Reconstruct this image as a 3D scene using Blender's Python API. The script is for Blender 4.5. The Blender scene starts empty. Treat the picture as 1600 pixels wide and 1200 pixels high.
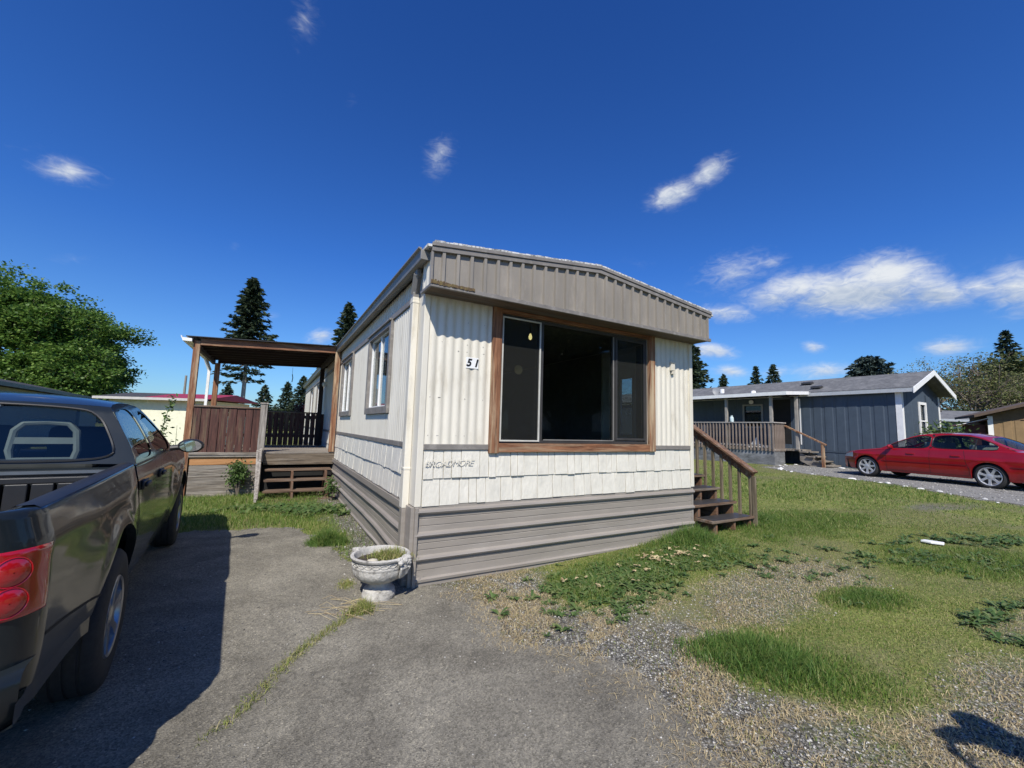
import bpy, bmesh, math, random
import numpy as np
from mathutils import Vector, Matrix, Euler
R = math.radians; PI = math.pi
random.seed(7)
sc = bpy.context.scene
col = sc.collection
# ---------------------------------------------------------------- materials
class NT:
    def __init__(s, name):
        s.m = bpy.data.materials.new(name); s.m.use_nodes = True
        s.n = s.m.node_tree.nodes; s.l = s.m.node_tree.links
        s.b = s.n['Principled BSDF']; s.o = s.n['Material Output']
    def add(s, t, **k):
        nd = s.n.new(t)
        for a, v in k.items():
            if a.startswith('i_'):
                key = a[2:]; key = int(key) if key.isdigit() else key.replace('_', ' ')
                nd.inputs[key].default_value = v
            else: setattr(nd, a, v)
        return nd
    def ln(s, a, b): s.l.new(a, b)
def rgba(c): return (c[0], c[1], c[2], 1.0)
def ramp(t, fac, stops):
    r = t.add('ShaderNodeValToRGB'); e = r.color_ramp.elements
    while len(e) < len(stops): e.new(.5)
    for i, (p, c) in enumerate(stops):
        e[i].position = p; e[i].color = rgba(c)
    t.ln(fac, r.inputs[0]); return r.outputs[0]
def M_(name, c, rough=.6, var=.12, scale=6, metal=0, bump=0, bscale=60, stretch=(1, 1, 1), c2=None, c2amt=.5, c2scale=2, spec=.5, coat=0, emit=0, dirt=None):
    """colour with broken-up noise variation, optional second colour in patches, bump"""
    t = NT(name); b = t.b
    tc = t.add('ShaderNodeTexCoord'); mp = t.add('ShaderNodeMapping'); mp.inputs['Scale'].default_value = stretch
    t.ln(tc.outputs['Object'], mp.inputs[0])
    n1 = t.add('ShaderNodeTexNoise', i_Scale=scale, i_Detail=6.0, i_Roughness=.65); t.ln(mp.outputs[0], n1.inputs[0])
    lo = tuple(max(0, x * (1 - var * 2)) for x in c); hi = tuple(min(1, x * (1 + var * 2)) for x in c)
    out = ramp(t, n1.outputs[0], [(.3, lo), (.7, hi)])
    if c2:
        n2 = t.add('ShaderNodeTexNoise', i_Scale=c2scale, i_Detail=8.0, i_Roughness=.7); t.ln(mp.outputs[0], n2.inputs[0])
        f = ramp(t, n2.outputs[0], [(.62 - c2amt * .35, (0, 0, 0)), (.78 - c2amt * .3, (1, 1, 1))])
        mx = t.add('ShaderNodeMix', data_type='RGBA'); t.ln(f, mx.inputs[0]); t.ln(out, mx.inputs[6]); mx.inputs[7].default_value = rgba(c2)
        out = mx.outputs[2]
    t.ln(out, b.inputs['Base Color'])
    b.inputs['Roughness'].default_value = rough; b.inputs['Metallic'].default_value = metal
    b.inputs['Specular IOR Level'].default_value = spec; b.inputs['Coat Weight'].default_value = coat; b.inputs['Coat Roughness'].default_value = .06
    if bump:
        n3 = t.add('ShaderNodeTexNoise', i_Scale=bscale, i_Detail=4.0); t.ln(mp.outputs[0], n3.inputs[0])
        bp = t.add('ShaderNodeBump', i_Strength=bump, i_Distance=.01); t.ln(n3.outputs[0], bp.inputs['Height']); t.ln(bp.outputs[0], b.inputs['Normal'])
    if emit:
        b.inputs['Emission Color'].default_value = rgba(c); b.inputs['Emission Strength'].default_value = emit
    return t.m
def wood(name, c, c2, axis=0, rough=.75, dark=.35, grey=None, greyamt=.4):
    """wood with long grain along axis; optional weathered patches"""
    t = NT(name); b = t.b
    tc = t.add('ShaderNodeTexCoord'); mp = t.add('ShaderNodeMapping')
    s = [14, 14, 14]; s[axis] = .9; mp.inputs['Scale'].default_value = s
    t.ln(tc.outputs['Object'], mp.inputs[0])
    n1 = t.add('ShaderNodeTexNoise', i_Scale=2.2, i_Detail=9.0, i_Roughness=.7, i_Distortion=.6); t.ln(mp.outputs[0], n1.inputs[0])
    out = ramp(t, n1.outputs[0], [(.28, tuple(x * dark for x in c)), (.45, c), (.7, c2)])
    if grey:
        n2 = t.add('ShaderNodeTexNoise', i_Scale=.9, i_Detail=6.0, i_Roughness=.7); t.ln(mp.outputs[0], n2.inputs[0])
        f = ramp(t, n2.outputs[0], [(.62 - greyamt * .4, (0, 0, 0)), (.75 - greyamt * .3, (1, 1, 1))])
        mx = t.add('ShaderNodeMix', data_type='RGBA'); t.ln(f, mx.inputs[0]); t.ln(out, mx.inputs[6]); mx.inputs[7].default_value = rgba(grey)
        mu = t.add('ShaderNodeMix', data_type='RGBA', blend_type='MULTIPLY', i_0=.7); t.ln(mx.outputs[2], mu.inputs[6])
        t.ln(ramp(t, n1.outputs[0], [(.3, (.45, .45, .45)), (.6, (1, 1, 1))]), mu.inputs[7]); out = mu.outputs[2]
    t.ln(out, b.inputs['Base Color']); b.inputs['Roughness'].default_value = rough
    bp = t.add('ShaderNodeBump', i_Strength=.5, i_Distance=.004); t.ln(n1.outputs[0], bp.inputs['Height']); t.ln(bp.outputs[0], b.inputs['Normal'])
    return t.m
def glass(name, tint=(.25, .27, .28), rough=.0, ior=1.5, body=None):
    t = NT(name)
    g = t.add('ShaderNodeBsdfGlossy', i_Roughness=rough); tr = t.add('ShaderNodeBsdfTransparent', i_Color=rgba(tint))
    # Schlick reflectance from the facing angle: the same from either side of the pane
    lw = t.add('ShaderNodeLayerWeight', i_Blend=.5); f0 = ((ior - 1) / (ior + 1)) ** 2
    pw = t.add('ShaderNodeMath', operation='POWER', i_1=5.0); t.ln(lw.outputs['Facing'], pw.inputs[0])
    fr = t.add('ShaderNodeMath', operation='MULTIPLY_ADD', i_1=1 - f0, i_2=f0); t.ln(pw.outputs[0], fr.inputs[0]); mx = t.add('ShaderNodeMixShader')
    src = tr.outputs[0]
    if body:
        d = t.add('ShaderNodeBsdfDiffuse', i_Color=rgba(body[0])); m2 = t.add('ShaderNodeMixShader', i_Fac=body[1])
        t.ln(tr.outputs[0], m2.inputs[1]); t.ln(d.outputs[0], m2.inputs[2]); src = m2.outputs[0]
    t.ln(fr.outputs[0], mx.inputs[0]); t.ln(src, mx.inputs[1]); t.ln(g.outputs[0], mx.inputs[2]); t.ln(mx.outputs[0], t.o.inputs[0])
    return t.m
def leafmat(name, c1, c2, c3=None, rough=.55, trans=.25):
    t = NT(name)
    ge = t.add('ShaderNodeNewGeometry')
    st = [(.0, c1), (.6, c2)] + ([(.97, c3)] if c3 else [])
    out = ramp(t, ge.outputs['Random Per Island'], st)
    t.ln(out, t.b.inputs['Base Color']); t.b.inputs['Roughness'].default_value = rough; t.b.inputs['Specular IOR Level'].default_value = .3
    if trans:
        tl = t.add('ShaderNodeBsdfTranslucent'); t.ln(out, tl.inputs[0]); mx = t.add('ShaderNodeMixShader', i_Fac=trans)
        t.ln(t.b.outputs[0], mx.inputs[1]); t.ln(tl.outputs[0], mx.inputs[2]); t.ln(mx.outputs[0], t.o.inputs[0])
    return t.m
CREAM = (.69, .65, .55); TAUPE = (.20, .183, .165)
MT = {}
MT['siding'] = M_('cream_siding', CREAM, .45, .04, 3, c2=(.52, .47, .37), c2amt=.25, c2scale=5, stretch=(1, 1, .25), bump=.08, bscale=90)
MT['shake'] = M_('cream_shake', (.67, .64, .555), .6, .05, 8, bump=.7, bscale=28, stretch=(1.3, 1.3, .5))
MT['taupe'] = M_('taupe_trim', TAUPE, .5, .1, 5, c2=(.30, .28, .25), c2amt=.3, c2scale=9)
MT['skirt'] = M_('taupe_metal_skirting', (.275, .247, .215), .42, .07, 3, c2=(.33, .30, .27), c2amt=.25, c2scale=2.5, stretch=(.35, .35, 3))
MT['fascia'] = M_('taupe_ribbed_metal', (.25, .225, .19), .45, .08, 3, c2=(.32, .285, .24), c2amt=.3, c2scale=4, stretch=(1, 1, .3))
MT['rotwood'] = M_('mossy_rotten_edge', (.10, .065, .035), .9, .3, 20, c2=(.17, .13, .05), c2amt=.5, c2scale=30, bump=.5)
MT['soffit'] = wood('soffit_board', (.13, .085, .055), (.19, .14, .10), 0, grey=(.12, .11, .10), greyamt=.4)
MT['roofcoat'] = M_('white_roof_coating', (.62, .62, .60), .8, .1, 12, c2=(.10, .10, .09), c2amt=.45, c2scale=14, bump=.6, bscale=30)
MT['gutter'] = M_('grey_gutter', (.21, .20, .185), .4, .1, 6)
MT['redwoodx'] = wood('stained_wood_x', (.20, .08, .036), (.33, .16, .08), 0, dark=.22, grey=(.40, .29, .18), greyamt=.22)
MT['redwoodz'] = wood('stained_wood_z', (.21, .085, .038), (.34, .17, .085), 2, dark=.25, grey=(.50, .38, .24), greyamt=.36)
MT['decky'] = wood('brown_wood_y', (.16, .085, .048), (.27, .15, .085), 1, grey=(.22, .19, .155), greyamt=.25)
MT['deckx'] = wood('brown_wood_x', (.13, .08, .05), (.22, .145, .095), 0, grey=(.22, .19, .155), greyamt=.25)
MT['deckz'] = wood('brown_wood_z', (.16, .085, .048), (.25, .13, .075), 2, grey=(.22, .18, .14), greyamt=.2)
MT['fencez'] = wood('dark_red_boards_z', (.075, .027, .019), (.12, .048, .034), 2, grey=(.17, .125, .07), greyamt=.22)
MT['oldx'] = wood('weathered_grey_x', (.24, .21, .175), (.38, .34, .29), 0, grey=(.15, .12, .09), greyamt=.3)
MT['oldz'] = wood('weathered_grey_z', (.26, .23, .20), (.42, .39, .34), 2, grey=(.18, .15, .12), greyamt=.3)
MT['oldy'] = wood('weathered_grey_y', (.24, .21, .175), (.36, .33, .28), 1, grey=(.15, .12, .09), greyamt=.3)
MT['orangex'] = wood('new_orange_board_x', (.40, .19, .07), (.52, .29, .13), 0)
MT['whitemetal'] = M_('white_metal', (.78, .78, .76), .4, .03)
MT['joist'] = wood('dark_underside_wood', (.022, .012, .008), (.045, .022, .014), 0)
MT['dullalu'] = M_('dull_aluminium', (.50, .49, .44), .5, .08)
MT['balus'] = wood('green_brown_wood', (.17, .135, .085), (.28, .235, .165), 2, grey=(.12, .085, .055), greyamt=.3)
MT['darkframe'] = M_('dark_bronze_frame', (.045, .043, .042), .4, .1)
MT['glass_dark'] = glass('tinted_window_glass', (.68, .72, .70), ior=1.5)
MT['glass_clear'] = glass('window_glass', (.82, .85, .85), ior=1.6)
MT['screen'] = glass('insect_screen', (.82, .83, .83), ior=1.02, body=((.075, .077, .072), .13))
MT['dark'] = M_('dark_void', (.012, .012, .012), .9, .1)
MT['interior'] = M_('interior_panelling', (.20, .19, .17), .8, .1)
MT['black'] = M_('black_plastic', (.018, .018, .019), .45, .1)
MT['blackpaint'] = M_('black_ink', (.01, .01, .01), .6, .05)
MT['rubber'] = M_('tyre_rubber', (.022, .022, .022), .85, .15, 30)
MT['curtain'] = M_('white_curtain', (.60, .60, .57), .9, .08, 4)
MT['white'] = M_('white_paint', (.80, .80, .78), .5, .04)
# ---------------------------------------------------------------- object helpers
def tag(o, label=None, cat=None, group=None, kind=None):
    if label: o['label'] = label
    if cat: o['category'] = cat
    if group: o['group'] = group
    if kind: o['kind'] = kind
    return o
def empty(name, loc=(0, 0, 0), rz=0, label=None, cat=None, group=None, rot=None):
    o = bpy.data.objects.new(name, None); col.objects.link(o); o.location = loc
    o.rotation_euler = rot if rot else (0, 0, rz); o.empty_display_size = .2
    return tag(o, label, cat, group)
def kids(o): return [c for c in bpy.data.objects if c.parent == o]
def copy_tree(o, parent=None, loc=None, rz=None, label=None):
    src = kids(o)
    c = o.copy(); col.objects.link(c); c.parent = parent
    if loc is not None: c.location = loc
    if rz is not None: c.rotation_euler = (0, 0, rz)
    if label: c['label'] = label
    for ch in src: copy_tree(ch, c)
    return c
class MB:
    def __init__(s): s.v = []; s.f = []
    def add(s, vs, fs):
        k = len(s.v); s.v += [tuple(v) for v in vs]; s.f += [tuple(i + k for i in f) for f in fs]; return s
    def box(s, a, b):
        x0, y0, z0 = [min(p, q) for p, q in zip(a, b)]; x1, y1, z1 = [max(p, q) for p, q in zip(a, b)]
        return s.add([(x0, y0, z0), (x1, y0, z0), (x1, y1, z0), (x0, y1, z0), (x0, y0, z1), (x1, y0, z1), (x1, y1, z1), (x0, y1, z1)],
                     [(0, 3, 2, 1), (4, 5, 6, 7), (0, 1, 5, 4), (1, 2, 6, 5), (2, 3, 7, 6), (3, 0, 4, 7)])
    def bar(s, p, q, w, h, up=(0, 0, 1)):
        p = Vector(p); q = Vector(q); d = (q - p).normalized(); up = Vector(up)
        sd = d.cross(up)
        if sd.length < 1e-4: sd = d.cross(Vector((0, 1, 0)))
        sd.normalize(); u2 = sd.cross(d).normalized()
        vs = []
        for e in (p, q):
            for a, b in ((-1, -1), (1, -1), (1, 1), (-1, 1)): vs.append(e + sd * (a * w / 2) + u2 * (b * h / 2))
        return s.add(vs, [(0, 1, 2, 3), (7, 6, 5, 4), (0, 4, 5, 1), (1, 5, 6, 2), (2, 6, 7, 3), (3, 7, 4, 0)])
    def tube(s, pts, r, n=8, cap=True):
        pts = [Vector(p) for p in pts]; rr = r if isinstance(r, (list, tuple)) else [r] * len(pts)
        k = len(s.v); prev = None
        for i, p in enumerate(pts):
            d = (pts[min(i + 1, len(pts) - 1)] - pts[max(i - 1, 0)]).normalized()
            a = d.cross(Vector((0, 0, 1)) if abs(d.z) < .95 else Vector((0, 1, 0))).normalized()
            if prev is not None and a.dot(prev) < 0: a = -a
            prev = a; b = d.cross(a)
            for j in range(n):
                t = 2 * PI * j / n; s.v.append(tuple(p + (a * math.cos(t) + b * math.sin(t)) * rr[i]))
        for i in range(len(pts) - 1):
            for j in range(n):
                s.f.append((k + i * n + j, k + i * n + (j + 1) % n, k + (i + 1) * n + (j + 1) % n, k + (i + 1) * n + j))
        if cap:
            s.f.append(tuple(k + j for j in range(n))[::-1]); s.f.append(tuple(k + (len(pts) - 1) * n + j for j in range(n)))
        return s
    def lathe(s, prof, n=32, c=(0, 0, 0), axis='z', mod=None):
        """prof: list of (r, h); axis z or y"""
        k = len(s.v)
        for i, (r, h) in enumerate(prof):
            for j in range(n):
                t = 2 * PI * j / n; rr = r * (mod(i, t) if mod else 1)
                p = (rr * math.cos(t), rr * math.sin(t), h) if axis == 'z' else (rr * math.cos(t), h, rr * math.sin(t))
                s.v.append((p[0] + c[0], p[1] + c[1], p[2] + c[2]))
        for i in range(len(prof) - 1):
            for j in range(n):
                s.f.append((k + i * n + j, k + i * n + (j + 1) % n, k + (i + 1) * n + (j + 1) % n, k + (i + 1) * n + j))
        return s
    def prism(s, poly, d0, d1, plane='xz'):
        """poly in plane coordinates, extruded along the third axis from d0 to d1"""
        n = len(poly)
        def P(a, b, d): return {'xz': (a, d, b), 'yz': (d, a, b), 'xy': (a, b, d)}[plane]
        vs = [P(a, b, d0) for a, b in poly] + [P(a, b, d1) for a, b in poly]
        return s.add(vs, [tuple(range(n)), tuple(range(2 * n - 1, n - 1, -1))] + [(i, i + n, (i + 1) % n + n, (i + 1) % n) for i in range(n)])
    def grid(s, fn, us, vs, flip=False):
        k = len(s.v); nu = len(us); nv = len(vs)
        for a in us:
            for b in vs: s.v.append(tuple(fn(a, b)))
        for i in range(nu - 1):
            for j in range(nv - 1):
                q = (k + i * nv + j, k + (i + 1) * nv + j, k + (i + 1) * nv + j + 1, k + i * nv + j + 1)
                s.f.append(q[::-1] if flip else q)
        return s
    def build(s, name, mat, parent=None, smooth=False, bevel=0, fix=True, loc=None, angle=40):
        me = bpy.data.meshes.new(name); me.from_pydata(s.v, [], s.f); me.update()
        if fix:
            bm = bmesh.new(); bm.from_mesh(me); bmesh.ops.recalc_face_normals(bm, faces=bm.faces); bm.to_mesh(me); bm.free()
        me.materials.append(MT[mat] if isinstance(mat, str) else mat)
        o = bpy.data.objects.new(name, me); col.objects.link(o)
        if parent: o.parent = parent
        if loc: o.location = loc
        if smooth:
            me.polygons.foreach_set('use_smooth', [True] * len(me.polygons))
            try: me.set_sharp_from_angle(angle=R(angle))
            except Exception: pass
        if bevel:
            m = o.modifiers.new('bevel', 'BEVEL'); m.width = bevel; m.segments = 2; m.limit_method = 'ANGLE'; m.angle_limit = R(50)
        return o
def mesh_np(name, V, F, mat, parent=None, smooth=False, attrs=None):
    """fast mesh from numpy arrays; F is (M,3) or (M,4)"""
    me = bpy.data.meshes.new(name); V = np.asarray(V, dtype=np.float32); F = np.asarray(F, dtype=np.int32)
    me.vertices.add(len(V)); me.vertices.foreach_set('co', V.ravel())
    k = F.shape[1]; me.loops.add(F.size); me.loops.foreach_set('vertex_index', F.ravel())
    me.polygons.add(len(F)); me.polygons.foreach_set('loop_start', np.arange(0, F.size, k, dtype=np.int32))
    try: me.polygons.foreach_set('loop_total', np.full(len(F), k, dtype=np.int32))
    except Exception: pass
    me.update(calc_edges=True); me.validate()
    if smooth: me.polygons.foreach_set('use_smooth', [True] * len(me.polygons))
    for n, a in (attrs or {}).items():
        at = me.attributes.new(n, 'FLOAT', 'POINT'); at.data.foreach_set('value', np.asarray(a, dtype=np.float32).ravel())
    me.materials.append(MT[mat] if isinstance(mat, str) else mat)
    o = bpy.data.objects.new(name, me); col.objects.link(o)
    if parent: o.parent = parent
    return o
def wall_boxes(mb, axis, fixed0, fixed1, a0, a1, z0, z1, holes):
    """wall along 'x' or 'y' with rectangular openings (a0,a1,z0,z1)"""
    def B(p0, p1, q0, q1):
        if p1 - p0 < 1e-4 or q1 - q0 < 1e-4: return
        if axis == 'x': mb.box((p0, fixed0, q0), (p1, fixed1, q1))
        else: mb.box((fixed0, p0, q0), (fixed1, p1, q1))
    cur = a0
    for h in sorted(holes):
        B(cur, h[0], z0, z1); B(h[0], h[1], z0, h[2]); B(h[0], h[1], h[3], z1); cur = h[1]
    B(cur, a1, z0, z1)
def corr(mb, axis, face, a0, a1, z0, z1, pitch, depth, kind='sin', out=-1, top=None):
    """vertical corrugated sheet; axis 'x' (wall facing out*y) or 'y' (wall facing out*x); z1 may be a function top(a)"""
    prof = {'sin': [(0, 0), (.12, .15), (.25, .6), (.38, .95), (.5, 1), (.62, .95), (.75, .6), (.88, .15)],
            'rib': [(0, 0), (.62, 0), (.66, 1), (.86, 1), (.90, 0)],
            'rev': [(0, 1), (.52, 1), (.6, 0), (.8, 0), (.88, 1)]}[kind]
    pts = []; n = int((a1 - a0) / pitch) + 1
    for i in range(n + 1):
        for p, d in prof:
            a = a0 + (i + p) * pitch
            if a < a1: pts.append((a, d * depth))
    pts.append((a1, pts[-1][1]))
    def fn(i, t):
        a, d = pts[i]; zt = top(a) if top else z1; z = z0 + (zt - z0) * t
        return (a, face + out * d, z) if axis == 'x' else (face + out * d, a, z)
    return mb.grid(fn, list(range(len(pts))), [0, 1])
# ---------------------------------------------------------------- terrain
def gh(x, y):
    x = np.asarray(x, float)
    t = np.clip((x - .3) / 11.5, 0, 1); r = .43 * (1 - (1 - t) ** 1.25)
    l = np.clip((-1.2 - x) / 1.2, 0, 1); l = .03 * l * l * (3 - 2 * l)
    return r + l
def G(x, y): return float(gh(x, y))
_rs = np.random.RandomState(3); _tab = _rs.rand(256, 256)
def vn(x, y, s, o=0):
    x = np.asarray(x, float) * s + 37.3 + o * 17.1; y = np.asarray(y, float) * s + 91.7 + o * 5.3
    xi = np.floor(x).astype(int); yi = np.floor(y).astype(int); fx = x - xi; fy = y - yi
    fx = fx * fx * (3 - 2 * fx); fy = fy * fy * (3 - 2 * fy)
    a = _tab[xi % 256, yi % 256]; b = _tab[(xi + 1) % 256, yi % 256]; c = _tab[xi % 256, (yi + 1) % 256]; d = _tab[(xi + 1) % 256, (yi + 1) % 256]
    return (a * (1 - fx) + b * fx) * (1 - fy) + (c * (1 - fx) + d * fx) * fy
def fbm(x, y, s, o=0): return .5 * vn(x, y, s, o) + .28 * vn(x, y, s * 2.1, o + 1) + .15 * vn(x, y, s * 4.3, o + 2) + .07 * vn(x, y, s * 9, o + 3)
def sstep(a, b, x): t = np.clip((x - a) / (b - a), 0, 1); return t * t * (3 - 2 * t)
def sdpoly(x, y, P):
    """signed distance to polygon, positive inside"""
    x = np.asarray(x, float); y = np.asarray(y, float); d = np.full(x.shape, 1e9); ins = np.zeros(x.shape, bool); n = len(P)
    for i in range(n):
        ax, ay = P[i]; bx, by = P[(i + 1) % n]; ex, ey = bx - ax, by - ay
        t = np.clip(((x - ax) * ex + (y - ay) * ey) / (ex * ex + ey * ey + 1e-12), 0, 1)
        d = np.minimum(d, np.hypot(x - ax - t * ex, y - ay - t * ey))
        c = ((ay > y) != (by > y)) & (x < (bx - ax) * (y - ay) / ((by - ay) + 1e-12) + ax); ins ^= c
    return np.where(ins, d, -d)
HP = Vector((-.938, 4.316, 0)); HR = R(29.57)
UV = (math.cos(HR), math.sin(HR)); VV = (-math.sin(HR), math.cos(HR))
def hw(u, v, z=0): return (HP.x + u * UV[0] + v * VV[0], HP.y + u * UV[1] + v * VV[1], z)
ASPH = [(-40, 6.6), (-7, 6.2), (-4.6, 6.05), (-3.9, 6.2), (-3.2, 6.35), (-2.6, 6.0), (-2.2, 5.5), (-1.75, 4.95), (-1.4, 4.6), (-.75, 4.55), (-.45, 4.2), (-.12, 3.75), (.12, 3.3), (.62, 3.1), (.95, 2.65), (1.1, 2.2), (1.5, 1.2), (2.2, 0.2), (4, -2), (60, -6), (60, -30), (-60, -30), (-60, 6.8)]
GRAV2 = [(9.7, 14.5), (10.05, 13), (10.1, 11), (9.85, 8), (9.2, 2), (9.4, -6), (13.6, -6), (15, 4), (17.5, 11), (14.2, 14.6), (12.4, 18.0), (11.7, 17.4), (10.6, 17.0), (9.6, 16.2)]
def masks(x, y):
    """asphalt, gravel, green(0..1), straw  - what the ground is made of at each spot"""
    wob = (fbm(x, y, 1.6) - .5) * .5 + (fbm(x, y, 7, 5) - .5) * .22
    sa = sdpoly(x, y, ASPH) + wob * .9
    asph = sstep(-.12, .10, sa)
    g2 = sstep(-.15, .15, sdpoly(x, y, GRAV2) + wob * .5)
    # near gravel belt along the drive's east edge
    east = (x > -1.0) & (y < 8)
    belt = np.where(east, sstep(1.35, .35, -sa + (fbm(x, y, 1.1, 9) - .5) * 1.3), sstep(.5, .05, -sa))
    def blob(cx, cy, rx, ry, th=0):
        c, s = math.cos(th), math.sin(th); dx = x - cx; dy = y - cy
        return sstep(1.25, .55, np.hypot((dx * c + dy * s) / rx, (-dx * s + dy * c) / ry) + (fbm(x, y, 1.7, 4) - .5) * 1.0)
    bare = np.maximum.reduce([blob(2.75, 4.35, 1.25, .5, .5) * .72, blob(3.6, 2.4, 1.3, .6, .2) * .9, blob(8.3, 8.2, 1.2, .35, .3) * .8, blob(4.7, 3.3, 1.0, .4, .1) * .45, blob(2.6, 2.05, .9, .5, 0)])
    lush = np.maximum.reduce([blob(1.25, 4.75, 1.15, .5, .55), blob(2.4, 5.6, 1.2, .7, .5), blob(4.6, 6.9, 1.8, .9, .4), blob(1.9, 2.95, .62, .42, -.3), blob(3.25, 3.95, .38, .24, .2), blob(5.6, 4.9, 1.2, .7, .1) * .9, blob(-2.3, 5.6, .3, .25), blob(7.8, 10.5, 3, 2.2, .2) * .8, blob(5.5, 11.5, 2.5, 2.5, .2) * .8])
    grav = np.clip(np.maximum(belt, bare) - lush * 1.2, 0, 1)
    leftg = (x < -1.8) & (y > 5)
    grav = np.where(leftg, sstep(.62, .75, fbm(x, y, 2.4, 3)) * .8, grav)
    grav = np.maximum(grav, g2)
    grav = np.where(sa > 0, grav * sstep(.5, -.02, sa + (fbm(x, y, 6, 2) - .5) * .5), grav)
    # gravel strip beside the house's long wall
    u = (x - HP.x) * UV[0] + (y - HP.y) * UV[1]; v = (x - HP.x) * VV[0] + (y - HP.y) * VV[1]
    side = (u < .05) & (u > -3) & (v > .6) & (v < 7)
    grav = np.where(side, np.maximum(grav * 0, sstep(-.62, -.2, u + (fbm(x, y, 3, 8) - .5) * .5) * .9), grav)
    green = np.clip(1 - grav, 0, 1) * (1 - asph)
    thin = sstep(.42, .62, fbm(x, y, .9, 12)) * (1 - lush)
    straw = np.clip(np.where(east, sstep(1.8, .5, -sa) * sstep(.35, 0, sa), 0) * sstep(.43, .58, fbm(x, y, 3.2, 21)) * (1 - lush) + .55 * bare, 0, 1)
    return asph, grav, green, straw, lush, thin, g2
# ---------------------------------------------------------------- camera, sun, sky
cam = bpy.data.cameras.new('camera'); cam.sensor_width = 36; cam.lens = 650 / 1600 * 36; cam.clip_end = 2000; cam.clip_start = .05
co = bpy.data.objects.new('camera', cam); col.objects.link(co); sc.camera = co
co.matrix_world = Matrix.Translation((0, 0, 1.6)) @ Matrix(((0.99959, -0.028619, 0), (-0.003011, -0.105172, -0.994449), (0.028461, 0.994042, -0.105216))).to_4x4()
SEL = R(47.0); SAZ = R(181.4)
sun = bpy.data.lights.new('sun', 'SUN'); sun.energy = 4.8; sun.angle = R(.53); sun.color = (1, .945, .85)
so = bpy.data.objects.new('sun', sun); col.objects.link(so)
d = Vector((-math.sin(SAZ) * math.cos(SEL), -math.cos(SAZ) * math.cos(SEL), -math.sin(SEL)))
so.rotation_euler = d.to_track_quat('-Z', 'Y').to_euler(); so.location = (0, -5, 12)
CLOUDS = [
(13.583, -15.901, -1.357, 0.468, 0.819, 12.462, -36.83, 0.354, 0.85),
(9.2, -7.225, 0.254, 0.484, 2.857, 6.996, -26.007, 0.391, 0.95), #gap
(15.775, 17.501, -0.596, 0.592, -5.563, 17.07, -40.004, 0.75, 0.75),
(22.689, 29.3, -2.401, 0.557, -19.945, 30.167, -83.789, 0.756, 0.3),
(32.547, 20.85, -3.061, 0.848, -2.665, 17.159, -18.509, 0.685, 0.45),
(89.693, 44.883, 6.782, 0.961, 1.072, 26.023, -27.078, 0.603, 0.2),
(30.262, 9.861, -6.433, 0.603, -4.637, 11.495, -19.033, 0.555, 0.65),
(14.707, -9.569, 5.344, 0.475, 13.562, 12.381, -30.307, 0.386, 1.0),
(13.826, -14.087, 9.979, 0.485, 25.067, 7.152, -30.081, 0.446, 0.9),
(10.189, -6.725, 1.337, 0.482, 4.551, 6.115, -22.677, 0.42, 0.7),
(21.223, -17.012, 6.646, 0.492, 20.513, 8.424, -51.839, 0.467, 0.6),
(12.528, -6.9, -0.438, 0.491, 1.135, 12.242, -44.938, 0.379, 0.85),
(11.37, -8.057, 0.425, 0.483, 2.978, 6.761, -27.084, 0.42, 0.8),
(6.0, -5.647, -0.052, 0.485, 1.836, 5.446, -20.676, 0.367, 1.25),
(10.263, -9.821, -0.823, 0.463, 0.417, 8.249, -22.591, 0.367, 1.3),
(12.074, -12.49, -2.128, 0.464, -2.05, 12.648, -29.886, 0.32, 1.0),
(14.227, -17.903, -1.538, 0.428, 0.326, 7.395, -22.251, 0.424, 1.0),
(15.255, -7.609, -1.483, 0.493, -2.314, 10.825, -50.61, 0.428, 1.0),
(36.879, -26.783, -4.413, 0.478, -3.27, 17.382, -71.648, 0.438, 0.9),
(21.785, -11.666, -2.55, 0.494, -4.124, 11.66, -65.689, 0.453, 0.8),
(25.981, -17.165, -1.075, 0.496, 1.308, 6.908, -54.654, 0.487, 0.6),
(11.134, -9.101, -0.046, 0.501, 3.798, 4.506, -50.564, 0.509, 0.85),
(17.386, -19.212, 0.008, 0.5, 6.444, 5.69, -58.282, 0.502, 0.9),
(24.802, 9.592, 6.971, 0.523, 13.232, 16.439, -52.176, 0.584, 0.9),
(23.879, 24.358, 3.154, 0.56, 3.362, 38.413, -93.168, 0.845, 0.25),
(67.36, 43.964, 6.434, 0.601, 2.643, 34.625, -77.759, 0.611, 0.2),
(68.974, 25.634, 4.349, 0.648, 1.658, 40.255, -47.617, 0.612, 0.2),
(53.874, 30.163, 4.671, 0.529, 2.985, 24.664, -92.53, 0.565, 0.3),
(23.687, -7.796, -0.271, 0.486, 1.558, 22.835, -56.578, 0.402, 0.15),
]
w = bpy.data.worlds.new('World'); sc.world = w; w.use_nodes = True
nt = w.node_tree; nn = nt.nodes; ll = nt.links
bg = nn['Background']; bg.inputs[1].default_value = .10
sky = nn.new('ShaderNodeTexSky'); sky.sky_type = 'NISHITA'; sky.sun_disc = False; sky.sun_elevation = SEL; sky.sun_rotation = SAZ
sky.altitude = 100; sky.air_density = 1.0; sky.dust_density = .4; sky.ozone_density = 1.6
tc = nn.new('ShaderNodeTexCoord')
def mth(op, a, b=None, c=None, clamp=False):
    m = nn.new('ShaderNodeMath'); m.operation = op; m.use_clamp = clamp
    for i, x in enumerate((a, b, c)):
        if x is None: continue
        if isinstance(x, (int, float)): m.inputs[i].default_value = x
        else: ll.new(x, m.inputs[i])
    return m.outputs[0]
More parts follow.
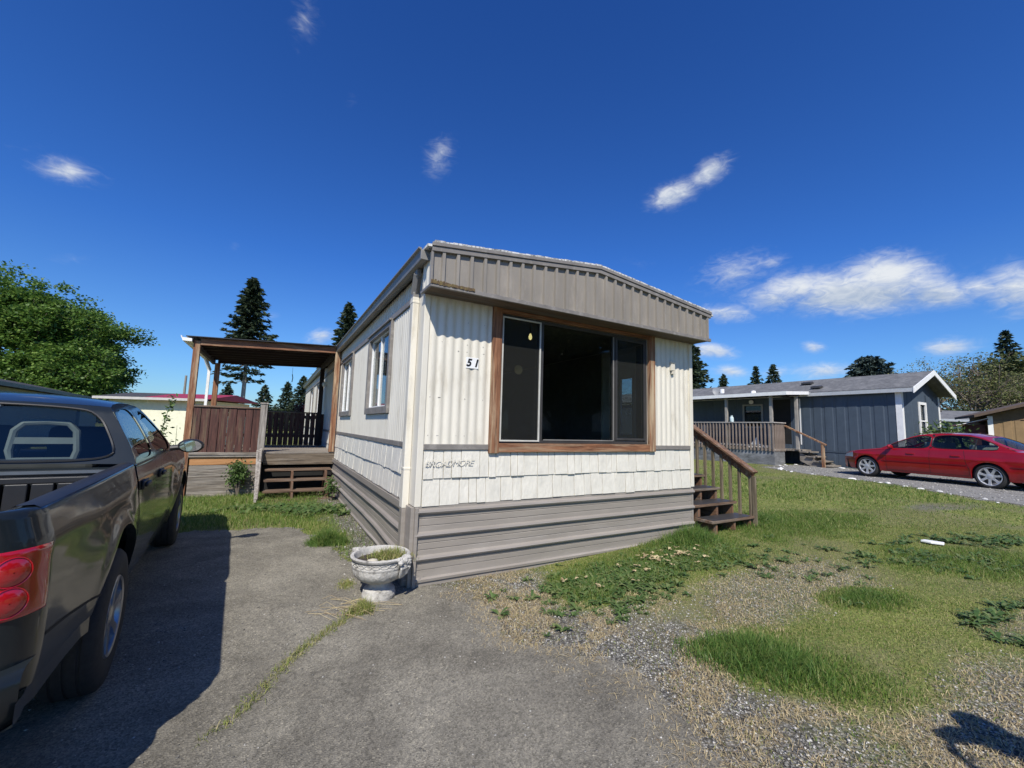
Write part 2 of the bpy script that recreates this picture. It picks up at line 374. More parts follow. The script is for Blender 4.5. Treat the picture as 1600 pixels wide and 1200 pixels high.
def dot(v, e):
    m = nn.new('ShaderNodeVectorMath'); m.operation = 'DOT_PRODUCT'; ll.new(v, m.inputs[0]); m.inputs[1].default_value = e; return m.outputs['Value']
dirv = tc.outputs['Generated']
sep = nn.new('ShaderNodeSeparateXYZ'); ll.new(dirv, sep.inputs[0]); el = sep.outputs['Z']
# noise on a stretched direction for cloud texture
mp = nn.new('ShaderNodeMapping'); mp.inputs['Scale'].default_value = (1, 1, 2.2); ll.new(dirv, mp.inputs[0])
nz = nn.new('ShaderNodeTexNoise'); nz.inputs['Scale'].default_value = 9; nz.inputs['Detail'].default_value = 10; nz.inputs['Roughness'].default_value = .62; nz.inputs['Distortion'].default_value = .9; ll.new(mp.outputs[0], nz.inputs[0])
nz2 = nn.new('ShaderNodeTexNoise'); nz2.inputs['Scale'].default_value = 34; nz2.inputs['Detail'].default_value = 8; nz2.inputs['Roughness'].default_value = .6; nz2.inputs['Distortion'].default_value = 1.1; ll.new(mp.outputs[0], nz2.inputs[0])
wisp = mth('ADD', mth('MULTIPLY', nz.outputs[0], .55), mth('MULTIPLY', nz2.outputs[0], .45))
tot = None; low = None
for c in CLOUDS:
    a = mth('ADD', dot(dirv, c[0:3]), c[3]); b = mth('ADD', dot(dirv, c[4:7]), c[7])
    r = mth('SQRT', mth('ADD', mth('MULTIPLY', a, a), mth('MULTIPLY', b, b)))
    m = mth('MULTIPLY', mth('SUBTRACT', 1.42, r, clamp=False), c[8]); m = mth('MAXIMUM', m, 0)
    tot = m if tot is None else mth('MAXIMUM', tot, m)
    bb = mth('MULTIPLY', mth('MULTIPLY', mth('GREATER_THAN', m, 0.02), b), m)
    low = bb if low is None else mth('ADD', low, bb)
den = mth('ADD', mth('MULTIPLY', tot, 1.12), mth('MULTIPLY', mth('SUBTRACT', wisp, .5), 2.9))
ms = nn.new('ShaderNodeMapRange'); ms.interpolation_type = 'SMOOTHSTEP'; ll.new(den, ms.inputs[0]); ms.inputs[1].default_value = .12; ms.inputs[2].default_value = 1.75
den = mth('MULTIPLY', ms.outputs[0], mth('MULTIPLY', mth('MINIMUM', mth('MULTIPLY', tot, 1.05), .97), 1.0))
# blue of the sky graded with height above the horizon
rp = nn.new('ShaderNodeValToRGB'); ll.new(el, rp.inputs[0]); e = rp.color_ramp.elements
st = [(0.0, (.53, .80, 1.08)), (.12, (.44, .78, 1.22)), (.35, (.26, .64, 1.31)), (.8, (.18, .51, 1.18))]
while len(e) < len(st): e.new(.5)
for i, (p, c) in enumerate(st): e[i].position = p; e[i].color = (*c, 1)
mul = nn.new('ShaderNodeMix'); mul.data_type = 'RGBA'; mul.blend_type = 'MULTIPLY'; mul.inputs[0].default_value = 1; ll.new(sky.outputs[0], mul.inputs[6]); ll.new(rp.outputs[0], mul.inputs[7])
cr = nn.new('ShaderNodeValToRGB'); e = cr.color_ramp.elements; e[0].position = .1; e[0].color = (7.2, 7.5, 7.8, 1); e[1].position = 1.0; e[1].color = (3.6, 4.4, 5.7, 1)
ll.new(mth('ADD', mth('MULTIPLY', low, .5), mth('ADD', mth('MULTIPLY', mth('SUBTRACT', nz2.outputs[0], .5), -1.2), .42)), cr.inputs[0])
mixc = nn.new('ShaderNodeMix'); mixc.data_type = 'RGBA'; ll.new(den, mixc.inputs[0]); ll.new(mul.outputs[2], mixc.inputs[6]); ll.new(cr.outputs[0], mixc.inputs[7])
ll.new(mixc.outputs[2], bg.inputs[0])
sc.view_settings.view_transform = 'Standard'; sc.view_settings.look = 'None'; sc.view_settings.exposure = .18; sc.view_settings.gamma = 1
sc.render.resolution_x = 1024; sc.render.resolution_y = 768
sc.cycles.transparent_max_bounces = 16; sc.cycles.max_bounces = 8
# ---------------------------------------------------------------- the mobile home
W = 4.25; L = 19.0
H = empty('mobile_home', HP, HR, 'long cream single wide mobile home numbered 51 with taupe skirting and big front window', 'mobile home')
wh = [(.90, 3.31, 1.42, 2.96)]
mb = MB(); wall_boxes(mb, 'x', 0, .1, 0, W, .78, 3.3, wh)
s1 = (1.42, 2.76, 1.84, 2.93); s2 = (4.52, 5.80, 1.84, 2.93)
sw = [s1, s2, (11.0, 12.2, 1.84, 2.9), (14.0, 15.2, 1.84, 2.9)]
wall_boxes(mb, 'y', 0, .1, .1, L, .78, 3.3, sw)
wall_boxes(mb, 'y', W - .1, W, .1, L, .78, 3.3, [(1.0, 1.9, 1.0, 3.0)])
mb.box((.1, L - .1, .78), (W - .1, L, 3.3))
mb.build('wall', 'siding', H)
mb = MB(); mb.box((.1, .1, .80), (W - .1, L - .1, .95)); mb.build('floor', 'interior', H)
mb = MB(); mb.box((.1, 6.0, .955), (W - .1, 6.1, 3.1)); mb.box((.12, .12, 3.1), (W - .12, L - .12, 3.16)); mb.build('partition', 'interior', H)  # inner wall added to keep the front room dark; ceiling above it
mb = MB()
for a in ((.103, .103, W - .103, .109), (.103, .11, .109, 6), (W - .109, .11, W - .103, 1.0), (W - .109, 1.9, W - .103, 6)):
    if a[1] == .103:
        wall_boxes(mb, 'x', .103, .109, .12, W - .12, .96, 3.09, wh)
    elif a[0] == .103: wall_boxes(mb, 'y', .103, .109, .12, 5.99, .96, 3.09, [s1, s2])
    else: mb.box((a[0], max(a[1], .12), .96), (a[2], a[3], 3.09))
mb.build('interior_lining', 'interior', H)
# corrugated siding
mb = MB(); corr(mb, 'x', -.003, .05, .79, 1.41, 3.0, .1, .013)
mb.build('corrugated_siding', 'siding', H, smooth=True); mb = MB()
corr(mb, 'x', -.003, 3.42, W - .04, 1.41, 3.0, .1, .013); mb.build('corrugated_siding', 'siding', H, smooth=True); mb = MB()
corr(mb, 'y', -.003, .32, 1.32, 1.41, 2.99, .085, .011)
mb.build('corrugated_siding', 'siding', H, smooth=True)
mb = MB()
for (a0, a1, z0, z1) in ((1.32, 2.86, 1.41, 1.74), (2.86, 4.42, 1.41, 2.99), (4.42, 5.90, 1.41, 1.74), (5.90, 18.98, 1.41, 1.78)):
    corr(mb, 'y', -.003, a0, a1, z0, z1, .075, .009)
for (a0, a1) in ((5.90, 10.9), (12.3, 13.9), (15.3, 18.98)): corr(mb, 'y', -.003, a0, a1, 1.78, 2.99, .075, .009)
corr(mb, 'y', -.003, .32, 18.98, 3.075, 3.29, .12, .012, 'rib')
mb.build('corrugated_siding', 'siding', H, smooth=True)
# cedar-look shakes in two courses, front and long side
rs = random.Random(4)
def shakes(mb, axis, a0, a1, z0, z1, out):
    a = a0
    while a < a1 - .001:
        w_ = rs.choice([.09, .11, .14, .16, .19, .22]); b = min(a1, a + w_)
        if a1 - b < .05: b = a1
        t0 = rs.uniform(.020, .034); t1 = rs.uniform(.006, .012); zb = z0 - rs.choice([0, .002, .004, .009]); g = .0035
        p = [(a + g, t0, zb), (b - g, t0, zb), (b - g, t1, z1), (a + g, t1, z1), (a + g, 0, zb), (b - g, 0, zb), (b - g, 0, z1), (a + g, 0, z1)]
        if axis == 'x': vs = [(q[0], out * q[1] - .002, q[2]) for q in p]
        else: vs = [(out * q[1] - .002, q[0], q[2]) for q in p]
        mb.add(vs, [(0, 1, 2, 3), (7, 6, 5, 4), (0, 4, 5, 1), (1, 5, 6, 2), (2, 6, 7, 3), (3, 7, 4, 0)]); a = b
for z0, z1 in ((1.062, 1.35), (.79, 1.075)):
    mb = MB(); shakes(mb, 'x', .05, W - .05, z0, z1, -1); mb.build('shake_course', 'shake', H, bevel=.002)
    mb = MB(); shakes(mb, 'y', .34, 18.95, z0, z1, -1); mb.build('shake_course', 'shake', H, bevel=.002)
for a_, b_ in (((.045, -.03, 1.352), (.785, -.002, 1.408)), ((3.425, -.03, 1.352), (W - .045, -.002, 1.408)), ((-.026, .34, 1.352), (-.002, 18.97, 1.408)), ((-.03, .34, 3.0), (-.002, 18.97, 3.072))):
    mb = MB(); mb.box(a_, b_); mb.build('trim_band', 'taupe', H, bevel=.004)
# corner boards
mb = MB()
mb.box((-.018, -.020, .78), (.045, -.002, 3.0)); mb.build('corner_board', 'siding', H, bevel=.004); mb = MB(); mb.box((W - .045, -.036, .80), (W + .02, .06, 2.98)); mb.build('corner_board', 'siding', H, bevel=.004); mb = MB(); mb.box((-.02, -.0195, .78), (-.002, .33, 2.99))
mb.build('corner_board', 'siding', H, bevel=.004)
# skirting: ribbed metal, horizontal; slightly buckled on the long side
MT['siding2'] = MT['siding']
prof = [(-.06, .012), (.035, .012), (.045, .03), (.07, .034), (.085, .012), (.10, .010), (.15, .010), (.152, .005), (.158, .005), (.16, .010), (.205, .010), (.207, .005), (.213, .005), (.215, .010),
        (.243, .010), (.250, .036), (.268, .048), (.288, .040), (.302, .012), (.345, .010), (.348, .005), (.354, .005), (.357, .010), (.41, .010), (.413, .005), (.419, .005), (.422, .01),
        (.473, .010), (.480, .036), (.498, .048), (.518, .040), (.532, .012), (.58, .010), (.583, .005), (.589, .005), (.592, .01), (.65, .010), (.653, .005), (.659, .005), (.662, .01),
        (.698, .010), (.705, .034), (.724, .046), (.745, .038), (.758, .014), (.785, .012)]
mb = MB(); us = [-.01 + i * (W + .02) / 20 for i in range(21)]
def fs(u, k):
    z, dd = prof[int(k)]; z = z if z > .1 else z
    dent = .012 * math.exp(-((u - .06) / .06) ** 2 - ((z - .66) / .08) ** 2)
    g = G(*hw(u, 0)[:2]); zz = z if z > .04 else z + g * .0
    return (u, -dd - .004 + dent + .003 * math.sin(u * 3.1 + z * 4), zz)
mb.grid(fs, us + [.02, .05, .08, .11], list(range(len(prof)))) if False else mb.grid(fs, sorted(us + [.03, .07, .12]), list(range(len(prof))))
mb.build('skirting', 'skirt', H, smooth=True, angle=25)
mb = MB(); vs_ = [.30 + i * .16 for i in range(117)]
def fs2(v, k):
    z, dd = prof[int(k)]
    buck = .035 * math.sin(v * 1.15 + .6) * math.exp(-((z - .25) / .28) ** 2) + .012 * math.sin(v * 3.3) * (1 - z)
    return (-dd - .012 - max(0, buck) + .02 * (1 if buck < 0 else 0) * 0, v, z + .02 * math.sin(v * 1.15) * (.75 - z) * (1 if z < .7 else 0))
mb.grid(fs2, vs_, list(range(len(prof)))); mb.build('skirting', 'skirt', H, smooth=True, angle=25)
mb = MB(); mb.box((-.05, -.012, -.05), (-.012, .29, .775)); mb.box((-.013, -.045, -.05), (.02, -.045 + .04, .775)); mb.box((-.062, .20, .70), (-.05, 18.9, .782)); mb.build('skirting_corner', 'skirt', H, bevel=.004)
mb = MB(); mb.box((0.03, .03, -.1), (W - .03, L - .03, .77)); mb.build('foundation', 'dark', H)
mb = MB(); mb.box((W - .03, -.02, 0), (W + .012, .06, .78)); mb.box((W - .028, .06, 0), (W + .01, L, .78)); mb.build('skirting', 'skirt', H)
mb = MB(); corr(mb, 'y', W + .003, .06, 1.0, .8, 3.0, .1, .012, out=1); corr(mb, 'y', W + .003, 1.9, L, .8, 3.0, .1, .012, out=1); mb.build('corrugated_siding', 'siding', H, smooth=True)
# roof and front overhang
RU = 2.12; OV = -.31
def ztop(u): return 3.39 + (3.625 - 3.39) * (1 - abs(u - RU) / (RU + .07)) if abs(u - RU) < RU + .07 else 3.39
mb = MB(); mb.prism([(-.12, 3.375), (RU, ztop(RU) + .005), (W + .12, 3.375), (W + .12, 3.40), (RU, ztop(RU) + .045), (-.12, 3.40)], OV - .03, L + .1, 'xz')
mb.build('roof', 'roofcoat', H)
mb = MB(); rr = random.Random(2); n = 90
for i in range(n):
    a = -.05 + (W + .1) * i / n; b = a + (W + .1) / n * 1.25; h = rr.uniform(.003, .011)
    mb.add([(a, OV - .045, ztop(a) + .035), (b, OV - .045, ztop(b) + .035), (b, OV - .045, ztop(b) + .045 + h), (a, OV - .045, ztop(a) + .045 + h),
            (a, OV + .25, ztop(a) + .035), (b, OV + .25, ztop(b) + .035), (b, OV + .25, ztop(b) + .045 + h), (a, OV + .25, ztop(a) + .045 + h)],
           [(0, 1, 2, 3), (7, 6, 5, 4), (0, 4, 5, 1), (1, 5, 6, 2), (2, 6, 7, 3), (3, 7, 4, 0)])
mb.build('roof_coating_edge', 'roofcoat', H)
mb = MB(); corr(mb, 'x', OV, -.06, W + .05, 3.02, 3.3, .155, .03, 'rib', top=lambda a: ztop(a) - .05); mb.build('fascia', 'fascia', H)
mb = MB()   # backing of the box
mb.prism([(-.045, 3.015), (W + .035, 3.015), (W + .035, 3.37), (RU, 3.60), (-.045, 3.37)], OV + .004, -.005, 'xz'); mb.build('fascia_box', 'fascia', H)
mb = MB(); corr(mb, 'y', -.048, OV + .005, -.005, 3.0, 3.36, .1, .01); mb.build('fascia_return', 'siding', H)
mb = MB()
for a, b in ((-.07, RU), (RU, W + .06)):
    mb.add([(a, OV - .038, ztop(a) - .055), (b, OV - .038, ztop(b) - .055), (b, OV - .038, ztop(b) - .006), (a, OV - .038, ztop(a) - .006), (a, OV - .001, ztop(a) - .055), (b, OV - .001, ztop(b) - .055), (b, OV - .001, ztop(b) - .006), (a, OV - .001, ztop(a) - .006)],
           [(0, 1, 2, 3), (7, 6, 5, 4), (0, 4, 5, 1), (1, 5, 6, 2), (2, 6, 7, 3), (3, 7, 4, 0)])
for a, b in ((-.075, RU), (RU, W + .065)):
    mb.add([(a, OV - .05, ztop(a) - .004), (b, OV - .05, ztop(b) - .004), (b, OV - .05, ztop(b) + .034), (a, OV - .05, ztop(a) + .034), (a, OV - .031, ztop(a) - .004), (b, OV - .031, ztop(b) - .004), (b, OV - .031, ztop(b) + .034), (a, OV - .031, ztop(a) + .034)],
           [(0, 1, 2, 3), (7, 6, 5, 4), (0, 4, 5, 1), (1, 5, 6, 2), (2, 6, 7, 3), (3, 7, 4, 0)])
mb.box((-.075, OV - .03, 3.0), (-.05, OV + .0, ztop(-.05) - .056))
mb.build('roof_edge_trim', 'taupe', H, bevel=.003)
mb = MB(); mb.box((-.07, OV - .03, 2.975), (W + .06, OV + .002, 3.02)); mb.box((-.07, OV + .003, 2.98), (-.045, -.003, 3.01)); mb.build('fascia_bottom_board', 'taupe', H, bevel=.003)
mb = MB(); mb.box((-.045, OV + .003, 2.985), (W + .05, -.024, 3.013)); mb.build('soffit', 'soffit', H)
mb = MB()
for i in range(34):
    a = -.07 + i * .014 + rr.uniform(0, .004); mb.box((a, OV - .034 - rr.uniform(0, .006), 3.005 - rr.uniform(0, .01)), (a + .014, OV - .02, 3.03 + rr.uniform(0, .02) * (1 if i < 14 else .3)))
mb.build('rotten_edge', 'rotwood', H)
# gutter + downspout
mb = MB(); gp = [(-.03, 3.30), (-.10, 3.27), (-.135, 3.285), (-.15, 3.37), (-.175, 3.385), (-.175, 3.40), (-.14, 3.395), (-.125, 3.30), (-.10, 3.285), (-.03, 3.315)]
mb.prism(gp, -.22, 19.05, 'xz'); mb.box((-.15, -.226, 3.275), (-.035, -.215, 3.37)); mb.build('gutter', 'gutter', H, bevel=.003)
mb = MB(); mb.box((-.10, .06, 3.20), (-.045, .16, 3.28)); mb.bar((-.075, .10, 3.23), (-.055, .245, 3.04), .062, .075, (0, -1, 1)); mb.bar((-.055, .235, 3.06), (-.055, .235, 2.985), .065, .085, (0, 1, 0)); mb.build('downspout_elbow', 'gutter', H, bevel=.006)
mb = MB(); mb.box((-.092, .18, .74), (-.022, .285, 3.0)); mb.box((-.0955, .176, 2.93), (-.02, .29, 2.96)); mb.box((-.0955, .176, 1.13), (-.02, .29, 1.16)); mb.build('downspout', 'siding', H, bevel=.006)
mb = MB(); mb.box((-.09, .182, .04), (-.024, .283, .737)); mb.bar((-.06, .2, .09), (-.06, .2 - .16, .03), .07, .09, (0, 1, 1)); mb.build('downspout_foot', 'skirt', H, bevel=.006)
# big front window
win = MB(); win.box((.785, -.055, 1.315), (.902, -.002, 2.984)); win.build('window_casing', 'redwoodz', H, bevel=.004); win = MB(); win.box((3.312, -.055, 1.325), (3.425, -.002, 2.984)); frz = win.build('window_casing', 'redwoodz', H, bevel=.004)
win = MB(); win.box((.903, -.05, 1.325), (3.311, -.002, 1.425)); win.build('window_casing', 'redwoodx', H, bevel=.004); win = MB(); win.box((.903, -.045, 2.935), (3.311, -.002, 2.984)); win.build('window_casing', 'redwoodx', H, bevel=.004)
FW = MB()
def rect_frame(mb, a0, a1, z0, z1, t, y0, y1):
    mb.box((a0, y0, z0), (a0 + t, y1, z1)); mb.box((a1 - t, y0, z0), (a1, y1, z1)); mb.box((a0 + t, y0, z0), (a1 - t, y1, z0 + t)); mb.box((a0 + t, y0, z1 - t), (a1 - t, y1, z1))
rect_frame(FW, .904, 3.310, 1.427, 2.93, .035, .0, .06); FW.box((1.455, .001, 1.463), (1.515, .059, 2.894)); FW.box((2.665, .001, 1.463), (2.735, .059, 2.894))
fw_o = FW.build('front_window', 'darkframe', H, bevel=.003); fw_o['label'] = 'dark framed three part picture window'
a = MB(); rect_frame(a, .925, 1.465, 1.445, 2.905, .018, -.018, .0); a.build('sash', 'dullalu', fw_o, bevel=.002)
a = MB(); rect_frame(a, 2.70, 3.265, 1.475, 2.885, .03, -.012, .0); a.build('sash', 'darkframe', fw_o, bevel=.002)
a = MB(); a.box((2.655, -.008, 1.47), (2.668, .0, 2.885)); a.box((1.53, -.006, 1.462), (2.655, .0, 1.475)); a.build('glazing_bead', 'gutter', fw_o)
a = MB(); a.box((1.516, .03, 1.463), (2.664, .034, 2.893)); a.build('pane', 'glass_dark', fw_o)
a = MB(); a.box((.94, .034, 1.463), (1.454, .038, 2.893)); a.build('pane', 'glass_dark', fw_o); a = MB(); a.box((2.736, .034, 1.463), (3.274, .038, 2.893)); a.build('pane', 'glass_dark', fw_o)
a = MB(); a.box((.947, -.008, 1.467), (1.443, -.006, 2.883)); a.build('insect_screen', 'screen', fw_o); a = MB(); a.box((2.73, -.006, 1.505), (3.235, -.004, 2.855)); a.build('insect_screen', 'screen', fw_o)
# windows in the long wall
for k, (a0, a1, z0, z1) in enumerate(sw):
    m = MB(); 
    def rf(mb, t, x0, x1, e=0):
        mb.box((x0, a0 - e, z0 - e), (x1, a0 - e + t, z1 + e)); mb.box((x0, a1 + e - t, z0 - e), (x1, a1 + e, z1 + e)); mb.box((x0, a0 - e + t, z0 - e), (x1, a1 + e - t, z0 - e + t)); mb.box((x0, a0 - e + t, z1 + e - t), (x1, a1 + e - t, z1 + e))
    rf(m, .095, -.05, -.001, .09); m.box((-.075, a0 - .10, z1 + .06), (-.052, a1 + .10, z1 + .085)); wf = m.build('side_window', 'taupe', H, bevel=.004)
    m = MB(); rf(m, .028, .0, .05, 0); mid = (a0 + a1) / 2; m.box((-.005, mid - .018, z0 + .028), (.045, mid + .018, z1 - .028)); m.build('window_frame', 'whitemetal', wf, bevel=.002)
    m = MB(); m.box((.018, a0 + .028, z0 + .028), (.022, mid - .018, z1 - .028)); m.box((.026, mid + .018, z0 + .028), (.03, a1 - .028, z1 - .028)); m.build('pane', 'glass_clear', wf)
    m = MB(); m.grid(lambda s, t: (.085 + .012 * math.sin(s * 60), mid + .03 + (a1 - mid - .06) * s * (1 - .25 * math.sin(t * PI * .9)), z0 + .02 + (z1 - z0 - .04) * t), [i / 30 for i in range(31)], [j / 8 for j in range(9)]); m.build('curtain', 'curtain', wf, smooth=True)
# side door on the far wall
dr = MB(); wall_boxes(dr, 'y', W - .07, W - .03, 1.0, 1.9, 1.0, 3.0, [(1.14, 1.42, 1.55, 2.55)]); dd = dr.build('side_door', 'white', H)
m = MB(); m.box((W - .052, 1.14, 1.55), (W - .048, 1.42, 2.55)); m.build('pane', 'glass_clear', dd)
m = MB(); m.lathe([(.001, -.07), (.03, -.065), (.03, -.03), (.012, -.02), (.012, 0)], 12, (0, 0, 0), 'y'); hnd = m.build('handle', 'whitemetal', dd, smooth=True, loc=(W + .0, 1.78, 1.95))
# number plate 51, builder's lettering, junction box
m = MB(); m.box((.478, -.021, 2.245), (.627, -.018, 2.365)); pl = m.build('number_plaque', 'white', H)
def text(name, body, size, loc, rot, mat, parent, ext=.002, shear=0, sp=1.0, bold=0):
    cu = bpy.data.curves.new(name, 'FONT'); cu.body = body; cu.size = size; cu.extrude = ext; cu.shear = shear; cu.align_x = 'CENTER'; cu.align_y = 'CENTER'; cu.space_character = sp; cu.offset = bold
    o = bpy.data.objects.new(name + '_tmp', cu); col.objects.link(o)
    me = bpy.data.meshes.new_from_object(o.evaluated_get(bpy.context.evaluated_depsgraph_get())); bpy.data.objects.remove(o)
    me.materials.clear(); me.materials.append(MT[mat]); q = bpy.data.objects.new(name, me); col.objects.link(q); q.parent = parent; q.location = loc; q.rotation_euler = rot; return q
text('house_number', '5 1', .115, (.552, -.0235, 2.303), (R(90), 0, 0), 'blackpaint', pl, .0015, .25, 1.0, .004)
text('builder_lettering', 'BROADMORE', .098, (.33, -.0365, 1.215), (R(90), 0, 0), 'shake', H, .0006, .3, .86, .0)
m = MB()
for i in range(5): m.lathe([(.001, -.0385), (.0045, -.038), (.0045, -.03)], 8, (.09 + i * .118, 0, 1.185 + .002 * i), 'y')
m.build('screw_head', 'blackpaint', H)
m = MB(); m.box((3.77, -.055, 2.52), (3.85, -.016, 2.63)); m.prism([(3.765, 2.63), (3.855, 2.63), (3.85, 2.66), (3.77, 2.66)], -.065, -.016); m.box((3.80, -.05, 2.47), (3.84, -.016, 2.515)); m.build('junction_box', 'siding', H, bevel=.004)
m = MB()
rr = random.Random(5)
for i in range(26):
    uu = rr.choice([.09, .19, .39, .49, .69]) + rr.uniform(-.01, .01); zz = rr.choice([1.5, 1.9, 2.42, 2.5, 2.75])
    m.lathe([(.001, -.019), (.004, -.018), (.005, -.014)], 6, (uu, 0, zz), 'y')
m.build('screw_head', 'gutter', H)
# bulb and round clock seen through the window
bulb_m = M_('warm_bulb', (1, .78, .35), .4, 0, emit=2.5)
o = MB().lathe([(.001, -.038), (.02, -.028), (.026, 0), (.016, .035), (.01, .05)], 14).build('light_bulb', bulb_m, smooth=True); o.location = hw(1.69, .6, 2.86)
tag(o, 'small lit bare bulb hanging inside behind the front window', 'light bulb')
s_ = MB().tube([(0, 0, .06), (0, 0, .2)], .006, 6).build('cord', 'dark', o)
o = MB().lathe([(.001, 0), (.04, 0), (.05, -.006), (.056, -.006), (.056, .004)], 28, (0, 0, 0), 'y').build('sun_catcher', M_('brass_disc', (.34, .25, .14), .5, .1), smooth=True); o.location = hw(1.20, .07, 2.30); o.rotation_euler = (0, 0, HR)
tag(o, 'round brownish disc hanging behind the left sash of the front window', 'ornament')
# ---------------------------------------------------------------- covered porch left of the home (local frame like the home, origin at deck front right)
PP = hw(0, 6.4); Pc = empty('covered_porch', PP, HR, 'red brown wooden covered porch with board rail and steps beside the mobile home', 'porch')
MT['rimb'] = wood('grey_brown_rim', (.12, .09, .06), (.20, .16, .115), 0, grey=(.24, .21, .17), greyamt=.3)
X0 = -2.83; DZ = .93; D = 3.1
m = MB()
n = 21
for i in range(n): y0 = .0 + i * D / n; m.box((X0, y0 - .02, DZ - .035 - .002 * (i % 2)), (-.03, y0 + D / n - .026, DZ - .001 * (i % 3)))
m.build('deck', 'oldx', Pc, bevel=.003)
m = MB(); m.box((-1.44, -.045, .655), (.0, -.021, DZ - .04)); m.build('rim_board', MT['rimb'], Pc, bevel=.004)
m = MB(); m.box((-1.44, -.02, .66), (-.04, .03, DZ - .04)); m.box((X0, .03, .6), (X0 + .05, D, DZ - .04)); m.box((X0, D - .05, .6), (0, D, DZ - .04)); m.build('joist', 'deckx', Pc)
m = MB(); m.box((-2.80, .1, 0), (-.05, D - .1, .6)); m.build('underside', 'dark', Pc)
# posts
def post(x, y, z0, z1, w=.115, mat='redwoodz', nm='post', z1b=None):
    m = MB(); m.box((x, y, z0), (x + w, y + w, z1)); return m.build(nm, mat, Pc, bevel=.006)
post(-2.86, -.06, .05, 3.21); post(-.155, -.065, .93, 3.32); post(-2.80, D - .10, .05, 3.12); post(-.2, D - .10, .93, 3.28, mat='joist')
# lower front: ledge, orange board, weathered boards
m = MB(); m.box((-2.74, -.10, .875), (-1.47, -.02, .93)); m.box((-2.74, -.085, .83), (-1.47, -.021, .874)); m.build('ledge', 'oldx', Pc, bevel=.006)
m = MB(); m.box((-2.72, -.05, .672), (-1.47, -.02, .828)); m.build('lower_board', 'orangex', Pc, bevel=.004)
m = MB(); z = .668
for h in (.155, .085, .15, .13, .12): m.box((-2.72, -.045 - .004 * random.random(), z - h), (-1.47, -.015, z - .004)); z -= h
m.build('lower_board', 'oldx', Pc, bevel=.004)
# front board railing
m = MB(); x = -2.735; rr = random.Random(9)
for w in (.13, .155, .155, .15, .155, .15, .14, .145, .07): m.box((x, -.045 - rr.uniform(0, .012), .925), (x + w - .011, -.02, 1.85 + rr.uniform(-.004, .004))); x += w
m.build('board_railing', 'fencez', Pc, bevel=.003)
m = MB(); m.box((-2.74, -.075, 1.852), (-1.50, .05, 1.885)); m.box((-2.74, -.018, 1.76), (-1.50, .02, 1.85)); m.build('top_rail', 'deckx', Pc, bevel=.004)
m = MB(); m.box((-1.575, -.10, .72), (-1.445, .01, 1.96)); m.box((-1.59, -.115, 1.961), (-1.43, .025, 1.995)); m.build('newel_post', 'oldz', Pc, bevel=.008)
# left side and back rail
m = MB(); x = 0
for i in range(18): m.box((X0 + .0, .07 + i * .165, .925), (X0 + .022, .07 + i * .165 + .155, 1.85)); 
m.build('board_railing', 'fencez', Pc)
m = MB()
for i in range(20):
    xx = -2.66 + i * .135; m.box((xx, D - .03, .93), (xx + .112 + .004 * (i % 3), D - .008, 1.85))
m.build('board_railing', 'fencez', Pc, bevel=.002)
m = MB(); m.box((-2.68, D - .06, 1.852), (-.1, D + .04, 1.89)); m.box((-2.68, D - .007, 1.15), (-.1, D + .03, 1.24)); m.box((-2.68, D - .007, 1.70), (-.1, D + .03, 1.79)); m.box((X0 - .03, .06, 1.852), (X0 + .07, D - .12, 1.885)); m.build('top_rail', 'deckx', Pc, bevel=.004)
# roof: sheet over joists, sloping down to the left
def zr(x): return 3.36 + (3.22 - 3.36) * (-x / 2.9)
def slab(m, x0, x1, y0, y1, t0, t1):
    m.prism([(x0, zr(x0) + t0), (x1, zr(x1) + t0), (x1, zr(x1) + t1), (x0, zr(x0) + t1)], y0, y1, 'xz')
m = MB(); slab(m, -2.98, .02, -.16, D + .1, .045, .06); m.build('roof_sheet', 'darkframe', Pc)
m = MB(); slab(m, -2.742, -.157, -.07, -.03, -.11, .04); m.build('beam', 'redwoodx', Pc, bevel=.006)
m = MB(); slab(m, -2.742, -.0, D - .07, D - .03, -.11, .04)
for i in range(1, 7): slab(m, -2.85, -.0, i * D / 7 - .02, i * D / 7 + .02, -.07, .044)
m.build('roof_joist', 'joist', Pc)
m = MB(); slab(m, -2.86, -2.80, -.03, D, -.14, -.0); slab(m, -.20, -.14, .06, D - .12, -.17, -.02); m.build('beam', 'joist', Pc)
m = MB(); m.prism([(-3.03, 3.17), (-2.88, 3.17), (-2.88, 3.23), (-3.04, 3.24), (-3.05, 3.27), (-3.07, 3.27)], -.14, D + .1, 'xz'); m.build('gutter', 'white', Pc)
m = MB(); m.bar((-2.99, D - .25, 3.18), (-2.90, D - .12, 2.9), .06, .07); m.box((-2.94, D - .16, .1), (-2.88, D - .09, 2.92)); m.build('downspout', 'white', Pc)
# porch wall light, hook
m = MB(); m.lathe([(.001, -.07), (.05, -.05), (.065, 0), (.05, .05), (.03, .07)], 14); lt = m.build('porch_lamp', 'white', None, smooth=True); lt.location = hw(-.09, 9.2, 2.72); lt['label'] = 'small white globe lamp on the home wall under the porch roof'; lt['category'] = 'lamp'
m = MB(); m.box((-.01, -.03, -.01), (.09, .03, .09)); m.build('bracket', 'white', lt).rotation_euler = (0, 0, HR)
m = MB(); m.tube([(0, 0, 0), (0, 0, -.10), (0, 0, -.2)], .004, 5); m.tube([(0, 0, -.2), (.02, 0, -.3), (0, .01, -.42)], .012, 6); hk = m.build('hanging_chime', 'dark'); hk.location = hw(-.95, 9.1, 3.14); tag(hk, 'thin dark chime hanging under the porch roof edge', 'wind chime')
